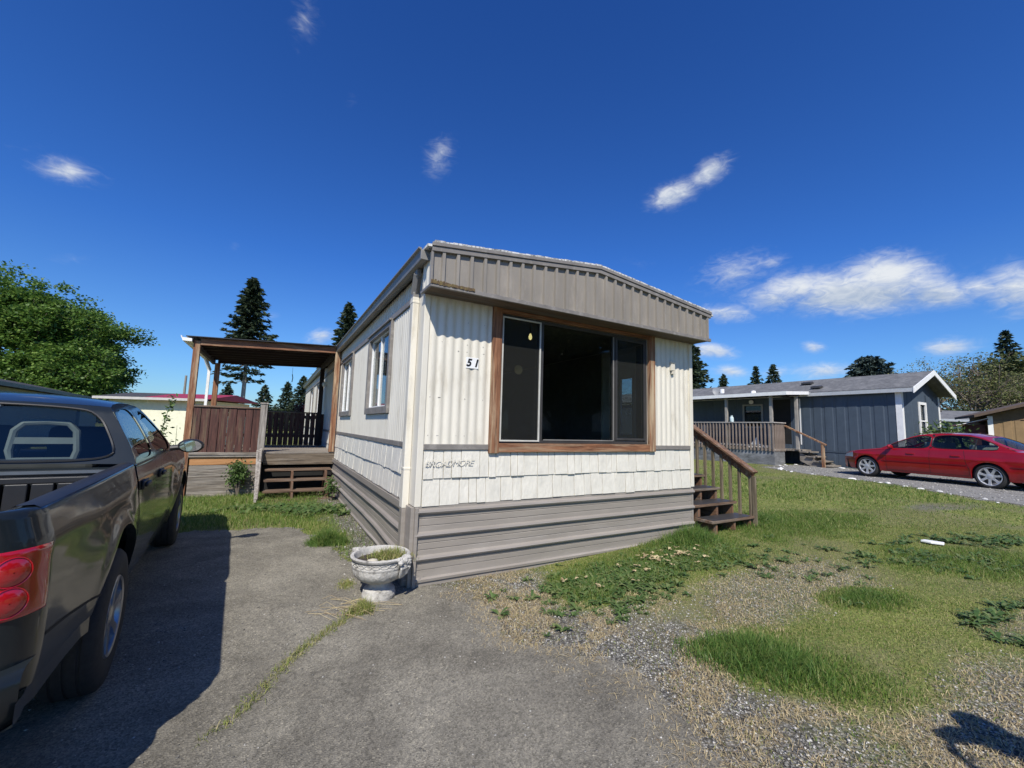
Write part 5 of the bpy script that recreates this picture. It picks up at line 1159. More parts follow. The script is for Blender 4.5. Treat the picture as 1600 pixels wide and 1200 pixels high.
# ---------------------------------------------------------------- the blue home across the lawn
QB = (14.0, 14.9, 0)
MT['blue'] = M_('blue_grey_siding', (.058, .080, .108), .6, .06, 3)
MT['shingle'] = M_('grey_shingles', (.12, .122, .125), .9, .15, 10, c2=(.19, .19, .19), c2amt=.4, c2scale=3, bump=.7, bscale=40)
MT['greyplank'] = M_('patchy_grey_board', (.15, .155, .16), .85, .2, 5, c2=(.30, .31, .33), c2amt=.4, c2scale=2.2, stretch=(.6, .6, 2))
MT['blgrey'] = wood('greybrown_balusters', (.20, .155, .125), (.31, .25, .21), 2)
Bh = empty('blue_home', QB, HR, 'long dark blue home with grey shingle roof and white gable trim', 'mobile home')
BW, BL, E0 = 3.7, 17.0, 3.34
m = MB(); wall_boxes(m, 'x', 0, .12, 0, BW, .38, E0, [(1.63, 2.16, 1.78, 2.92)]); m.prism([(0, E0), (BW, E0), (BW / 2, 4.07)], 0, .1199, 'xz')
wall_boxes(m, 'y', 0, .12, .12, BL, .38, E0, [(4.95, 5.75, 2.0, 2.95)]); m.box((BW - .12, .12, .38), (BW, BL, E0)); m.build('wall', 'blue', Bh)
m = MB(); m.box((.125, .125, .4), (BW - .125, BL, E0)) if False else m.box((.3, 1.2, .4), (BW - .2, 1.3, 3.3)); m.box((1.4, 4.0, .4), (1.5, 8, 3.3)); m.build('partition', 'dark', Bh)
m = MB(); corr(m, 'y', -.006, .16, 4.9, 1.05, E0 - .12, .405, .012, 'rev'); corr(m, 'y', -.006, 5.85, BL, 1.05, E0 - .12, .405, .012, 'rev'); m.box((-.03, .16, 1.0), (-.006, BL, 1.045)); corr(m, 'y', -.006, .16, BL, .36, 1.0, .405, .006, 'rev'); corr(m, 'x', -.006, .16, 1.5, .36, E0 - .02, .405, .01, 'rev'); corr(m, 'x', -.006, 2.30, BW - .1, .36, E0 - .02, .405, .01, 'rev'); m.build('grooved_siding', 'blue', Bh)
m = MB(); m.box((-.03, -.03, .36), (-.0, .15, E0 - .02)); m.box((0, -.03, .36), (.13, -.001, E0 - .02)); m.build('corner_board', 'white', Bh)
m = MB(); m.box((BW - .10, -.03, .36), (BW + .03, -.001, E0 - .02)); m.build('corner_board', 'white', Bh)
m = MB()
th = .05; rx = BW / 2; ov = .42; oh = .32
m.prism([(-.14, 3.40), (rx, 4.14), (BW + oh, 3.33), (BW + oh, 3.33 + th), (rx, 4.14 + th), (-.14, 3.40 + th)], -ov, BL + .3, 'xz'); m.build('roof', 'shingle', Bh)
m = MB(); m.prism([(-.26, 3.22), (rx, 4.02), (rx, 4.205), (-.26, 3.415)], -ov - .03, -ov - .001, 'xz'); m.prism([(rx + .001, 4.02), (BW + oh + .02, 3.20), (BW + oh + .02, 3.395), (rx + .001, 4.205)], -ov - .03, -ov - .001, 'xz'); m.build('gable_fascia', 'white', Bh)
m = MB(); m.prism([(-.24, 3.27), (-.141, 3.27), (-.141, 3.40), (-.25, 3.40)], -ov, 3.2, 'xz'); m.build('gutter', M_('pale_gutter', (.50, .52, .53), .4, .05), Bh)
m = MB(); m.box((-.14, -ov + .001, 3.30), (-.031, BL, 3.315)); m.build('soffit', 'white', Bh)
m = MB(); wall_boxes(m, 'x', -.045, -.001, 1.53, 2.26, 1.68, 3.02, [(1.63, 2.16, 1.78, 2.92)]); m.box((1.63, -.03, 2.28), (2.16, -.001, 2.33)); gw = m.build('window', 'white', Bh); m = MB(); m.box((1.63, .03, 1.78), (2.16, .035, 2.92)); m.build('pane', 'glass_dark', gw)
m = MB(); wall_boxes(m, 'y', -.045, -.001, 4.87, 5.83, 1.92, 3.03, [(4.95, 5.75, 2.0, 2.95)]); gw = m.build('window', M_('grey_window_trim', (.25, .25, .25), .6, .05), Bh); m = MB(); m.box((.03, 4.95, 2.0), (.035, 5.75, 2.95)); m.build('pane', 'glass_dark', gw)
m = MB(); m.box((-.02, 3.7, 1.25), (-.004, 4.55, 3.2)); m.build('door', 'dark', Bh)
m = MB(); m.box((-.03, 3.3, 1.25), (-.004, 3.34, 3.2)); m.build('door_edge', 'whitemetal', Bh)
for k, (uu, vv, s) in enumerate(((1.1, 3.5, 1), (.75, 4.9, .9) if False else (.35, 2.8, .9))):
    z = 3.38 + (uu + oh) / (rx + oh) * .81; m = MB(); m.prism([(-.16, 0), (.16, .0), (.16, .07), (.05, .13), (-.16, .09)], -.2 * s, .2 * s, 'xz'); o = m.build('roof_vent', 'darkframe', Bh, bevel=.02); o.location = (uu, vv, z + .0)
m = MB(); m.lathe([(.001, .12), (.09, .10), (.11, .04), (.11, -.03)], 16); o = m.build('roof_turbine', 'white', Bh, smooth=True); o.location = (.0, 5.3, 3.56)
# satellite dish on the roof edge
sd_ = empty('satellite_dish', (QB[0] + (-.1) * UV[0] + 7.0 * VV[0], QB[1] + (-.1) * UV[1] + 7.0 * VV[1], 3.50), HR, 'grey satellite dish on the blue home roof edge', 'satellite dish')
m = MB(); m.lathe([(.001, .0), (.12, -.01), (.23, -.035), (.30, -.07)], 28); dsh = m.build('dish', M_('dish_grey', (.17, .18, .19), .5, .05), sd_, smooth=True); dsh.location = (-.05, -.05, .22); dsh.rotation_euler = (R(62), 0, R(-20))
m = MB(); m.tube([(0, .1, -.15), (-.02, .02, .2)], .02, 8); m.bar((-.05, -.05, .2), (-.32, -.38, .12), .02, .02); m.build('arm', 'darkframe', sd_)
m = MB(); m.box((-.40, -.50, .10), (-.28, -.36, .30)); m.build('receiver', 'white', sd_, bevel=.02)
# ---- porch of the blue home
Bp = empty('blue_home_porch', QB, HR, 'white roofed porch with picket railing on the side of the blue home', 'porch')
V0, V1, PU = 3.45, 9.6, -1.84
m = MB(); m.box((PU, V0, .98), (-.04, V1, 1.06)); m.box((-1.0, 2.95, 1.0), (-.04, V0 - .005, 1.06)); m.build('deck', 'oldx', Bp)
m = MB(); m.box((PU + .02, V0 + .02, .3), (PU + .05, V1, .975)); m.box((PU + .051, V0 + .02, .3), (-1.05, V0 + .05, .975)); m.build('lower_panel', 'greyplank', Bp)
for (x, y) in ((PU + .05, V0 + .1), (PU + .05, V0 + 2.05), (PU + .05, V0 + 4.0), (-1.0, 2.98), (PU + .05, V1 - .1)):
    m = MB(); m.box((x - .05, y - .05, 1.06), (x + .05, y + .05, 3.23)); m.build('post', M_('grey_post', (.30, .28, .25), .8, .1) if 'grey_post' not in bpy.data.materials else bpy.data.materials['grey_post'], Bp)
i = 0; y = V0 + .02
blk = MB(); blk.box((PU - .045, V0 + .0, .96), (PU - .005, V0 + .05, 2.11)); pk = blk.build('picket', 'blgrey', Bp)
def pick(dx, dy, rot=0):
    c = pk.copy(); col.objects.link(c); c.parent = Bp; c.location = (dx, dy, 0)
k = 1
while V0 + k * .155 < V1: pick(0, k * .155); k += 1
for k in range(1, 8): pick(.05 + k * .105, -.01)
for c_ in kids(Bp): pass
m = MB(); m.box((PU - .06, V0 - .05, 2.112), (PU + .06, V1, 2.15)); m.box((PU + .061, V0 - .05, 2.112), (-1.0, V0 + .05, 2.15)); m.box((PU - .0, V0 + .06, 1.13), (PU + .035, V1, 1.20)); m.build('top_rail', M_('pale_rail', (.40, .37, .34), .8, .1), Bp)
m = MB(); m.prism([(PU - .18, 3.27), (.0, 3.40), (.0, 3.43), (PU - .18, 3.30)], V0 - .62, V1 + .3, 'xz'); m.build('roof_panel', 'white', Bp)
m = MB(); m.box((PU - .20, V0 - .64, 3.22), (PU - .17, V1 + .3, 3.36)); m.prism([(PU - .17, 3.22), (-.35, 3.33), (-.35, 3.46), (PU - .17, 3.355)], V0 - .65, V0 - .621, 'xz'); m.build('roof_fascia', 'white', Bp)
m = MB(); m.box((PU + .0, V0 + .04, 3.23), (PU + .10, V1, 3.265)); m.box((PU + .1, V0 + .05, 3.23), (-.05, V0 + .12, 3.28)); m.build('beam', 'darkframe', Bp)
for k in range(4):
    z = [1.0, .83, .66, .51][k]; v1_ = 2.93 - .25 * k
    m = MB(); m.box((-1.02, v1_ - .27, z - .045), (-.06, v1_, z)); m.build('tread', 'oldx', Bp)
m = MB()
for uu in (-.95, -.15): m.prism([(2.95, .95), (2.95, .62), (2.3, .30), (1.95, .38), (1.95, .46)], uu, uu + .045, 'yz')
m.build('stringer', 'oldy', Bp)
m = MB(); m.bar((-1.06, 3.42, 2.02), (-1.06, 1.95, 1.29), .10, .05, (0, 0, 1)); m.build('handrail', 'redwoodz', Bp); m = MB(); m.box((-1.10, 2.03, .35), (-1.01, 2.12, 1.32)); m.build('newel_post', 'redwoodz', Bp)
# things on the porch
def at(u, v, z): return (QB[0] + u * UV[0] + v * VV[0], QB[1] + u * UV[1] + v * VV[1], z)
m = MB(); m.lathe([(.001, 0), (.075, 0), (.08, .02), (.08, .17), (.07, .21), (.04, .235), (.045, .25), (.045, .28), (.001, .28)], 16); o = m.build('jug', M_('pale_jug', (.55, .66, .68), .5, .1), smooth=True); o.location = at(PU, V0 + 1.78, 2.152); tag(o, 'pale blue white jug standing on the porch railing of the blue home', 'jug')
m = MB(); m.lathe([(.001, -.10), (.08, -.07), (.10, 0), (.08, .07), (.001, .10)], 16); o = m.build('porch_lamp', 'white', smooth=True); o.location = at(-.12, 5.35, 3.13); tag(o, 'round white lamp above the porch window of the blue home', 'lamp')
m = MB(); m.tube([(0, 0, .25), (0, 0, .1)], .006, 5); m.lathe([(.03, .1), (.055, .08), (.045, -.06), (.02, -.1)], 10); o = m.build('hanging_lantern', 'whitemetal', smooth=True); o.location = at(PU + .15, 7.5, 2.92); tag(o, 'small pale lantern hanging in the porch left of the posts', 'lantern')
m = MB(); m.lathe([(.001, 0), (.25, 0), (.27, .04), (.2, .10), (.001, .16)], 14); m.prism([(0, 0), (.5, 0), (.1, .5)], -.02, .02, 'xz'); o = m.build('folded_parasol', 'white'); o.location = at(PU + .35, V0 + .75, 1.065); o.rotation_euler = (0, 0, HR + R(100)); tag(o, 'white bundled thing lying behind the porch pickets', 'bundle')
m = MB()
for i in range(5): m.bar((0, -.25 + i * .12, .35), (.08, -.28 + i * .14, .95), .10, .02, (1, 0, 0))
m.box((-.5, -.3, .32), (.02, .3, .36)); 
for a in (-.48, -.02):
    for b in (-.28, .24): m.box((a, b, 0), (a + .05, b + .05, .55 if a < -.1 else .34))
m.box((-.55, -.35, .55), (.0, -.25, .58)); m.box((-.55, .2, .55), (.0, .3, .58)); o = m.build('garden_chair', M_('pale_chair', (.42, .38, .35), .8, .08)); o.location = at(PU + .9, 7.3, 1.065); o.rotation_euler = (0, 0, HR - R(30)); tag(o, 'pale wooden slatted chair on the blue home porch', 'chair')
# shrub and black trellis before the gable
# ---------------------------------------------------------------- brown carport, far home, tan shed
Cp = empty('brown_carport', (18.55, 18.4, .43), HR, 'dark brown open gable shelter with red post behind the blue home', 'shelter')
m = MB(); m.prism([(-2.3, 3.55), (-2.3, 3.42), (.35, 2.38), (.45, 2.48), (.45, 2.60), (-1.0, 3.25), (-2.3, 3.72)], -.2, 3, 'xz'); m.build('roof', 'darkframe', Cp)
m = MB(); m.prism([(-1.7, 3.45), (.5, 2.42), (.5, 2.60), (-1.7, 3.63)], -.24, -.201, 'xz'); m.build('fascia', M_('grey_brown_fascia', (.10, .085, .075), .8, .1), Cp)
m = MB(); m.box((-.35, 0, 0), (-.18, .17, 2.55)); m.build('post', M_('red_brown_post', (.12, .035, .025), .7, .1), Cp); m = MB(); m.box((-1.5, .0, 2.3), (.15, .08, 2.42)); m.box((-1.5, .02, 2.1), (-.35, .06, 2.18)); m.build('beam', 'darkframe', Cp)
Fh = empty('far_blue_home', (25.2, 24.2, .43), R(0), 'pale blue grey home with white framed window behind the red sedan', 'mobile home')
m = MB(); m.box((-3.5, 0, 0), (9, 4, 2.35)); m.build('wall', M_('pale_blue_siding', (.19, .27, .34), .6, .05), Fh)
m = MB(); m.prism([(-.4, 2.34), (2, 2.95), (4.4, 2.34), (4.4, 2.42), (2, 3.05), (-.4, 2.42)], -3.8, 9.3, 'yz'); m.build('roof', 'shingle', Fh); m = MB(); m.box((-3.8, -.45, 2.26), (9.3, -.40, 2.40)); m.build('fascia', M_('grey_fascia', (.35, .38, .42), .6, .05), Fh)
m = MB(); wall_boxes(m, 'x', -.05, -.001, -.35, 1.0, 1.05, 1.98, [(-.25, .9, 1.15, 1.88)]); m.box((.3, -.04, 1.15), (.35, -.001, 1.88)); fw2 = m.build('window', 'white', Fh); m = MB(); m.box((-.25, -.012, 1.15), (.9, -.002, 1.88)); m.build('pane', 'black', fw2)
Ts = empty('tan_shed', (19.45, 17.0, .43), R(-36), 'tan board shed with brown gable roof behind the red sedan', 'shed')
SWd = 5.2; m = MB(); m.box((0, 0, 0), (SWd, 2.4, 2.25)); m.prism([(0, 2.25), (SWd, 2.25), (SWd / 2, 3.08)], 0, 2.4, 'xz'); m.build('wall', M_('dark_brown_gable', (.15, .10, .055), .8, .1), Ts)
MT['tan'] = M_('tan_boards', (.235, .155, .075), .75, .08, 4); m = MB(); corr(m, 'x', -.004, .16, SWd - .1, .0, 2.02, .31, .014, 'rev'); m.build('board_siding', 'tan', Ts)
m = MB(); m.box((.0, -.03, 0), (.15, -.003, 2.2)); m.build('corner_board', 'white', Ts); m = MB(); m.prism([(.9, 2.06), (2.9, 2.06), (1.9, 2.32)], -.03, -.003, 'xz'); m.build('gable_panel', M_('salmon_board', (.30, .19, .11), .8, .08), Ts)
m = MB(); m.prism([(-.45, 2.14), (SWd / 2, 3.12), (SWd + .45, 2.14), (SWd + .45, 2.24), (SWd / 2, 3.23), (-.45, 2.24)], -.45, 2.5, 'xz'); m.build('roof', M_('brown_roof_edge', (.10, .07, .05), .85, .1), Ts)
m = MB(); m.lathe([(.001, -.08), (.06, -.04), (.075, .02), (.001, .06)], 12, (0, -.1, 0)); lamp = m.build('security_lamp', 'white', Ts, smooth=True); lamp.location = (2.55, -.08, 1.98)
m = MB(); m.prism([(-.9, 1.75), (.0, 2.05), (.0, 2.10), (-.9, 1.80)], -.1, 1.5, 'xz'); m.box((-.5, .2, 0), (-.02, 1.2, 1.85)); m.build('lean_to', M_('dark_red_leanto', (.09, .03, .025), .8, .1), Ts); m = MB(); m.prism([(-.92, 1.80), (.0, 2.10), (.0, 2.125), (-.92, 1.825)], -.13, -.101, 'xz'); m.build('lean_to_edge', 'white', Ts)
# ---------------------------------------------------------------- left background: dark roofed home, cream shed, pole
Lh = empty('dark_roofed_home', (-21.6, 17.4, .08), R(90 + 34.5), 'long home with dark sagging roof behind the truck', 'mobile home')
m = MB(); m.box((-8, .6, 0), (15, 5, 2.75)); m.build('wall', M_('pale_grey_wall', (.42, .42, .40), .7, .06), Lh)
m = MB(); m.box((-8, -.0, 2.78), (15.2, 5.5, 2.86)); m.prism([(0, 2.87), (5.5, 2.87), (2.8, 3.5)], -8, 15.2, 'yz'); m.build('roof', M_('charcoal_roof', (.045, .045, .048), .8, .15, 8), Lh)
m = MB(); m.box((-8, -.05, 2.72), (15.25, -.001, 2.90)); m.build('fascia', 'darkframe', Lh)
m = MB(); m.box((15.3, .3, 2.3), (20.5, 4.2, 2.42)); m.box((15.5, .5, 0), (20.2, 4, 2.29)); m.build('annex', M_('annex_white', (.60, .60, .56), .7, .06), Lh)
Cs = empty('cream_shed', (-16.85, 17.3, .085), R(0), 'cream walled shed with red and black shingle roof behind the truck', 'shed')
m = MB(); m.box((.15, 0, 0), (4.1, 3, 2.28)); m.build('wall', M_('cream_stucco', (.74, .72, .54), .8, .04, 5), Cs)
m = MB(); m.box((.0, -.32, 2.27), (1.9, -.22, 2.33)); m.prism([(-.35, 2.33), (1.4, 2.62), (3.2, 2.33)], -.25, 1.75, 'yz'); rb_ = m.build('roof', M_('black_shingles', (.055, .055, .058), .9, .2, 10), Cs)
m = MB(); m.prism([(-.35, 2.33), (1.4, 2.62), (3.2, 2.33)], 1.755, 4.5, 'yz'); rr_ = m.build('roof', M_('red_metal_roof', (.36, .03, .055), .5, .08, 6), Cs); rr_['label'] = 'red half of the roof'
m = MB(); m.box((-.2, -.38, 2.24), (4.5, -.351, 2.34)); m.build('fascia', M_('pale_fascia', (.5, .48, .44), .7, .05), Cs)
m = MB()
for i in range(15): m.add([(-.1 + i * .33, -.352, 2.343), (-.08 + i * .33, -.352, 2.343), (.02 + i * .33, 1.4, 2.625), (.0 + i * .33, 1.4, 2.625)], [(0, 1, 2, 3)])
m.build('roof_seam', 'dark', Cs)
m = MB(); m.box((3.55, -.02, 0), (4.05, -.002, 2.1)); m.build('door', 'darkframe', Cs)
o = MB().tube([(0, 0, 0), (0, 0, 5.75)], [.13, .09], 10).build('utility_pole', 'oldz', smooth=True); o.location = (-31.5, 40, 0); tag(o, 'bare grey utility pole beyond the cream shed', 'pole')
# ---------------------------------------------------------------- trees
MT['bark'] = M_('grey_bark', (.16, .13, .105), .9, .2, 8, stretch=(3, 3, .5), bump=.8, bscale=20)
MT['bark_pale'] = M_('pale_grey_bark', (.34, .30, .26), .9, .15, 8, stretch=(3, 3, .5), bump=.8, bscale=20)
MT['leaf_maple'] = leafmat('maple_leaves', (.055, .12, .022), (.12, .22, .038), (.21, .31, .07), .45, .4)
MT['leaf_sparse'] = leafmat('young_olive_leaves', (.10, .125, .04), (.20, .22, .08), (.24, .22, .10), .5, .35)
MT['leaf_dark'] = leafmat('dark_olive_leaves', (.032, .052, .018), (.075, .10, .03), (.13, .13, .045), .55, .25)
MT['needle'] = leafmat('conifer_needles', (.018, .034, .020), (.040, .062, .032), (.060, .080, .035), .6, .12)
MT['needle_blue'] = leafmat('blue_spruce_needles', (.030, .050, .045), (.060, .088, .078), None, .6, .1)
MT['leaf_red'] = leafmat('dark_red_leaves', (.045, .012, .014), (.08, .02, .02), None, .5, .2)
def quads_at(P, d, n_, L_, Wd, rs):
    """leaf quads: centre P, long axis d, normal-ish n_"""
    d = d / (np.linalg.norm(d, axis=1, keepdims=True) + 1e-9); s = np.cross(d, n_); s /= (np.linalg.norm(s, axis=1, keepdims=True) + 1e-9)
    a = d * (L_ / 2)[:, None]; b = s * (Wd / 2)[:, None]
    V = np.stack([P - a, P - a * .1 + b, P + a, P - a * .1 - b], 1).reshape(-1, 3)
    return V, (np.arange(len(P)) * 4)[:, None] + np.arange(4)[None]
def conifer(name, loc, h, r, z0, seed, mat='needle', nb=150, tw=24, size=.42, label=None, group=None, ragged=.25, top=.8, lowz=None):
    rs = np.random.RandomState(seed); root = empty(name, loc, rs.rand() * 6, label, 'conifer', group)
    m = MB(); tr = .012 * h + .05; m.tube([(0, 0, -.2), (.02 * h * .1, 0, h * .3), (0, .05, h * .65), (0, 0, h * .98)], [tr, tr * .8, tr * .45, .02], 8)
    Ps, Ds = [], []
    for k in range(nb):
        f = (k + rs.rand()) / nb; z = z0 + (h - z0) * f ** .92
        L_ = r * ((1 - f) ** top) * (1 - ragged + ragged * 2 * rs.rand()) + .18
        if lowz and z < lowz: 
            if rs.rand() < .62: continue
            L_ *= .95
        az = k * 2.399 + rs.normal(0, .3); droop = rs.uniform(.1, .42) * (1 - f * .6); n = max(4, int(tw * (.35 + L_ / r)))
        t = np.sort(rs.rand(n)) ** .75; dx, dy = math.cos(az), math.sin(az); rad = t * L_
        zz = z - droop * rad * 1.0 + .16 * rad * t; lat = rs.normal(0, .17, n) * L_ * (1.05 - t * .7)
        P = np.stack([dx * rad - dy * lat, dy * rad + dx * lat, zz - np.abs(lat) * .35 + rs.normal(0, .06, n)], 1)
        D = np.stack([dx + (-dy) * lat * 2, dy + dx * lat * 2, -.25 + rs.normal(0, .25, n)], 1)
        Ps.append(P); Ds.append(D)
        if L_ > .7 and k % 2 == 0: m.tube([(0, 0, z), (dx * L_ * .8, dy * L_ * .8, z - droop * L_ * .8)], [.035, .008], 4, False)
    m.build('trunk', 'bark_pale', root, smooth=True)
    P = np.concatenate(Ps); D = np.concatenate(Ds); n = len(P)
    N = np.stack([rs.normal(0, .45, n), rs.normal(0, .45, n), np.ones(n)], 1); V, F = quads_at(P, D, N, size * rs.uniform(.6, 1.4, n), size * .34 * rs.uniform(.6, 1.3, n), rs)
    N2 = np.stack([rs.normal(0, 1, n), rs.normal(0, 1, n), rs.normal(0, .3, n)], 1); V2, F2 = quads_at(P + rs.normal(0, .05, (n, 3)), D + rs.normal(0, .3, (n, 3)), N2, size * rs.uniform(.5, 1.2, n), size * .32 * rs.uniform(.6, 1.3, n), rs)
    mesh_np('crown', np.concatenate([V, V2]), np.concatenate([F, F2 + len(V)]), mat, root); return root
def broad(name, loc, h, r, z0, seed, mat, nleaf, lsize, label=None, group=None, limbs=7, clump=.9, trunk=.3, sq=1.0, spread=1.0, crown_bias=.55):
    rs = np.random.RandomState(seed); root = empty(name, loc, 0, label, 'tree', group); m = MB(); tips = []
    def grow(p, d, L_, rad, dep):
        q = p + d * L_; mid = p + d * L_ * .5 + Vector(rs.normal(0, .06 * L_, 3)); m.tube([p, mid, q], [rad, rad * .8, rad * .62], 6 if dep < 2 else 4, False)
        if dep >= 2: tips.append(mid)
        if dep >= 4: tips.append(q); return
        for _ in range(3 if dep < 2 else 2 + (rs.rand() < .5)):
            nd = (d + Vector(rs.normal(0, .52 * spread, 3)) + Vector((0, 0, .12))).normalized(); grow(q, nd, L_ * rs.uniform(.62, .85), rad * .6, dep + 1)
    hub = Vector((0, 0, z0)); m.tube([(0, 0, -.2), (.05, 0, z0 * .5), hub], [trunk, trunk * .8, trunk * .7], 10)
    for k in range(limbs):
        a = 2 * PI * k / limbs + rs.uniform(-.3, .3); e = rs.uniform(.25, 1.25); d = Vector((math.cos(a) * math.cos(e), math.sin(a) * math.cos(e), math.sin(e)))
        grow(hub + Vector((0, 0, rs.uniform(-.2, .25) * z0)), d, r * .38, trunk * .5, 0)
    T_ = np.array([tuple(t) for t in tips]); c = np.array([0, 0, z0 + (h - z0) * .42]); rel = (T_ - c) / np.array([r, r, (h - z0) * .58]); nn_ = np.linalg.norm(rel, axis=1); f = np.where(nn_ > 1, 1 / nn_, 1); T_ = c + rel * f[:, None] * np.array([r, r, (h - z0) * .58])
    # extra clumps spread through an uneven crown shell
    ne = int(len(T_) * crown_bias) + 30; dv = rs.normal(0, 1, (ne, 3)); dv /= np.linalg.norm(dv, axis=1, keepdims=True); dv[:, 2] = np.abs(dv[:, 2]) * 1.0 - .22 * rs.rand(ne)
    lump = 1 + .22 * np.sin(dv[:, 0] * 5 + seed) * np.cos(dv[:, 1] * 6 + dv[:, 2] * 4); E_ = c + dv * np.array([r, r, (h - z0) * .58]) * (lump * rs.uniform(.55, .95, ne))[:, None]
    for q in E_:
        j = int(np.argmin(((T_ - q) ** 2).sum(1))); a_, b_ = Vector(T_[j]), Vector(q); m.tube([a_, (a_ + b_) / 2 + Vector(rs.normal(0, .1, 3)), b_], [.022, .014, .006], 3, False)
    T_ = np.concatenate([T_, E_, (E_ + T_[rs.randint(0, len(T_), len(E_))] * 0 + E_) / 2])
    m.build('trunk', 'bark', root, smooth=True)
    idx_ = rs.randint(0, len(T_), nleaf); cs_ = clump * rs.uniform(.5, 1.4, len(T_)); off = np.clip(rs.normal(0, 1, (nleaf, 3)), -1.5, 1.5); off *= (cs_[idx_] * .55)[:, None]; off[:, 2] *= .55 * sq
    P = T_[idx_] + off; D = rs.normal(0, 1, (nleaf, 3)); D[:, 2] *= .5; N = rs.normal(0, .7, (nleaf, 3)); N[:, 2] += 1
    V, F = quads_at(P, D, N, lsize * rs.uniform(.6, 1.4, nleaf), lsize * .75 * rs.uniform(.6, 1.3, nleaf), rs); mesh_np('crown', V, F, mat, root); return root
broad('maple_tree', (-43.2, 35.5, 0), 14.4, 8.3, 2.6, 5, 'leaf_maple', 120000, .25, 'big bright green leafy tree at the left edge behind the truck', limbs=8, clump=.95, trunk=.45, crown_bias=.25)
broad('maple_tree', (-36.6, 34.0, 0), 7.9, 3.9, 1.2, 8, 'leaf_maple', 52000, .22, 'smaller rounded leafy tree right of the big one above the cream shed', limbs=7, clump=.7, trunk=.25, crown_bias=.25)
conifer('conifer_tree', (-29.1, 45, 0), 17.3, 2.9, 5.6, 21, nb=250, tw=30, size=.58, label='tallest dark conifer with bare lower trunk behind the wooden porch', ragged=.42, top=.72, lowz=9.4)
conifer('conifer_tree', (-16.2, 40, 0), 13.3, 3.1, 1.0, 22, nb=230, tw=34, size=.50, label='pointed dark conifer rising behind the cream home roof', top=.85)
conifer('conifer_tree', (17.15, 40, .4), 10.4, 2.6, 1.0, 23, nb=200, tw=34, size=.48, label='dark conifer just right of the cream home corner', ragged=.35, top=.7)
bg_l = [((-41.6, 70), 7.6, 2.4, 'first small conifer right of the tall trunk seen under the porch roof'), ((-37.8, 70), 8.2, 2.4, 'second small conifer seen above the slatted porch rail'), ((-30.2, 60), 8.2, 2.3, 'small dark conifer nearest the cream home seen through the porch'), ((-46.5, 68), 7.2, 2.6, 'dark conifer behind the tall bare trunk seen through the porch')]
for i, ((x, y), h, r, lb) in enumerate(bg_l): conifer('conifer_tree', (x, y, 0), h, r, .4, 40 + i, nb=120, tw=22, size=.5, label=lb, group='small conifers far behind the porch', top=.8)
broad('red_leaf_tree', (-27.6, 56, 0), 4.6, 1.7, .8, 61, 'leaf_red', 4000, .24, 'dark red leaved small tree behind the cream home', clump=.6, trunk=.1)
bg_r = [((30.7, 60), 10.2, 2.2, 'leftmost small conifer above the blue home roof'), ((35.5, 60), 11.5, 2.2, 'middle small conifer above the blue home roof'), ((38.0, 60), 11.9, 2.5, 'tallest small conifer above the blue home roof vents'), ((46, 62), 9.0, 1.0, 'tiny conifer tip over the blue home ridge')]
for i, ((x, y), h, r, lb) in enumerate(bg_r): conifer('conifer_tree', (x, y, .4), h - .4, r, .6, 70 + i, nb=130, tw=22, size=.5, label=lb, group='small conifers above the blue home', top=.8)
conifer('spruce_tree', (43.4, 50, .4), 11.0, 4.3, .8, 81, mat='needle_blue', nb=320, tw=34, size=.60, label='broad rounded blue green spruce above the blue home roof', ragged=.25, top=.42)
broad('bare_branched_tree', (43.4, 40.5, .4), 10.2, 6.0, 2.0, 91, 'leaf_sparse', 15000, .17, 'thinly leaved olive tree with visible branches behind the blue home gable', limbs=12, clump=.6, trunk=.38, spread=1.1, crown_bias=.25)
broad('dark_tree', (59.5, 45.5, .4), 12.8, 8.0, 1.4, 92, 'leaf_dark', 42000, .30, 'dense dark olive tree at the right edge above the tan shed', limbs=9, clump=1.3, trunk=.4)
conifer('conifer_tree', (58, 48, .4), 14.2, 2.6, 5, 93, nb=110, tw=24, size=.5, label='dark conifer tip behind the dense tree at the right edge', top=.8)
# low far greenery
rs_ = np.random.RandomState(5)
def mass(name, x0, x1, y, h, n, size, mat, label):
    x = rs_.uniform(x0, x1, n); hh = h * (.55 + .45 * fbm(x, x * 0, .23, 3) * 1.6); z = rs_.rand(n) ** .7 * hh; P = np.stack([x, y + rs_.normal(0, 1.2, n), z], 1); D = rs_.normal(0, 1, (n, 3)); N = rs_.normal(0, .6, (n, 3)); N[:, 2] += .6
    V, F = quads_at(P, D, N, size * rs_.uniform(.6, 1.4, n), size * .7 * rs_.uniform(.6, 1.3, n), rs_); o = mesh_np(name, V, F, mat); tag(o, label, 'woodland', kind='stuff')
mass('treeline', -110, -34, 95, 5.0, 26000, .8, 'leaf_dark', 'low far treeline beyond the porch')
mass('treeline', 30, 130, 78, 5.5, 26000, .8, 'leaf_dark', 'low far treeline behind the blue home')
mass('undergrowth', 36, 60, 36, 4.2, 16000, .38, 'leaf_dark', 'dark undergrowth below the trees behind the tan shed')
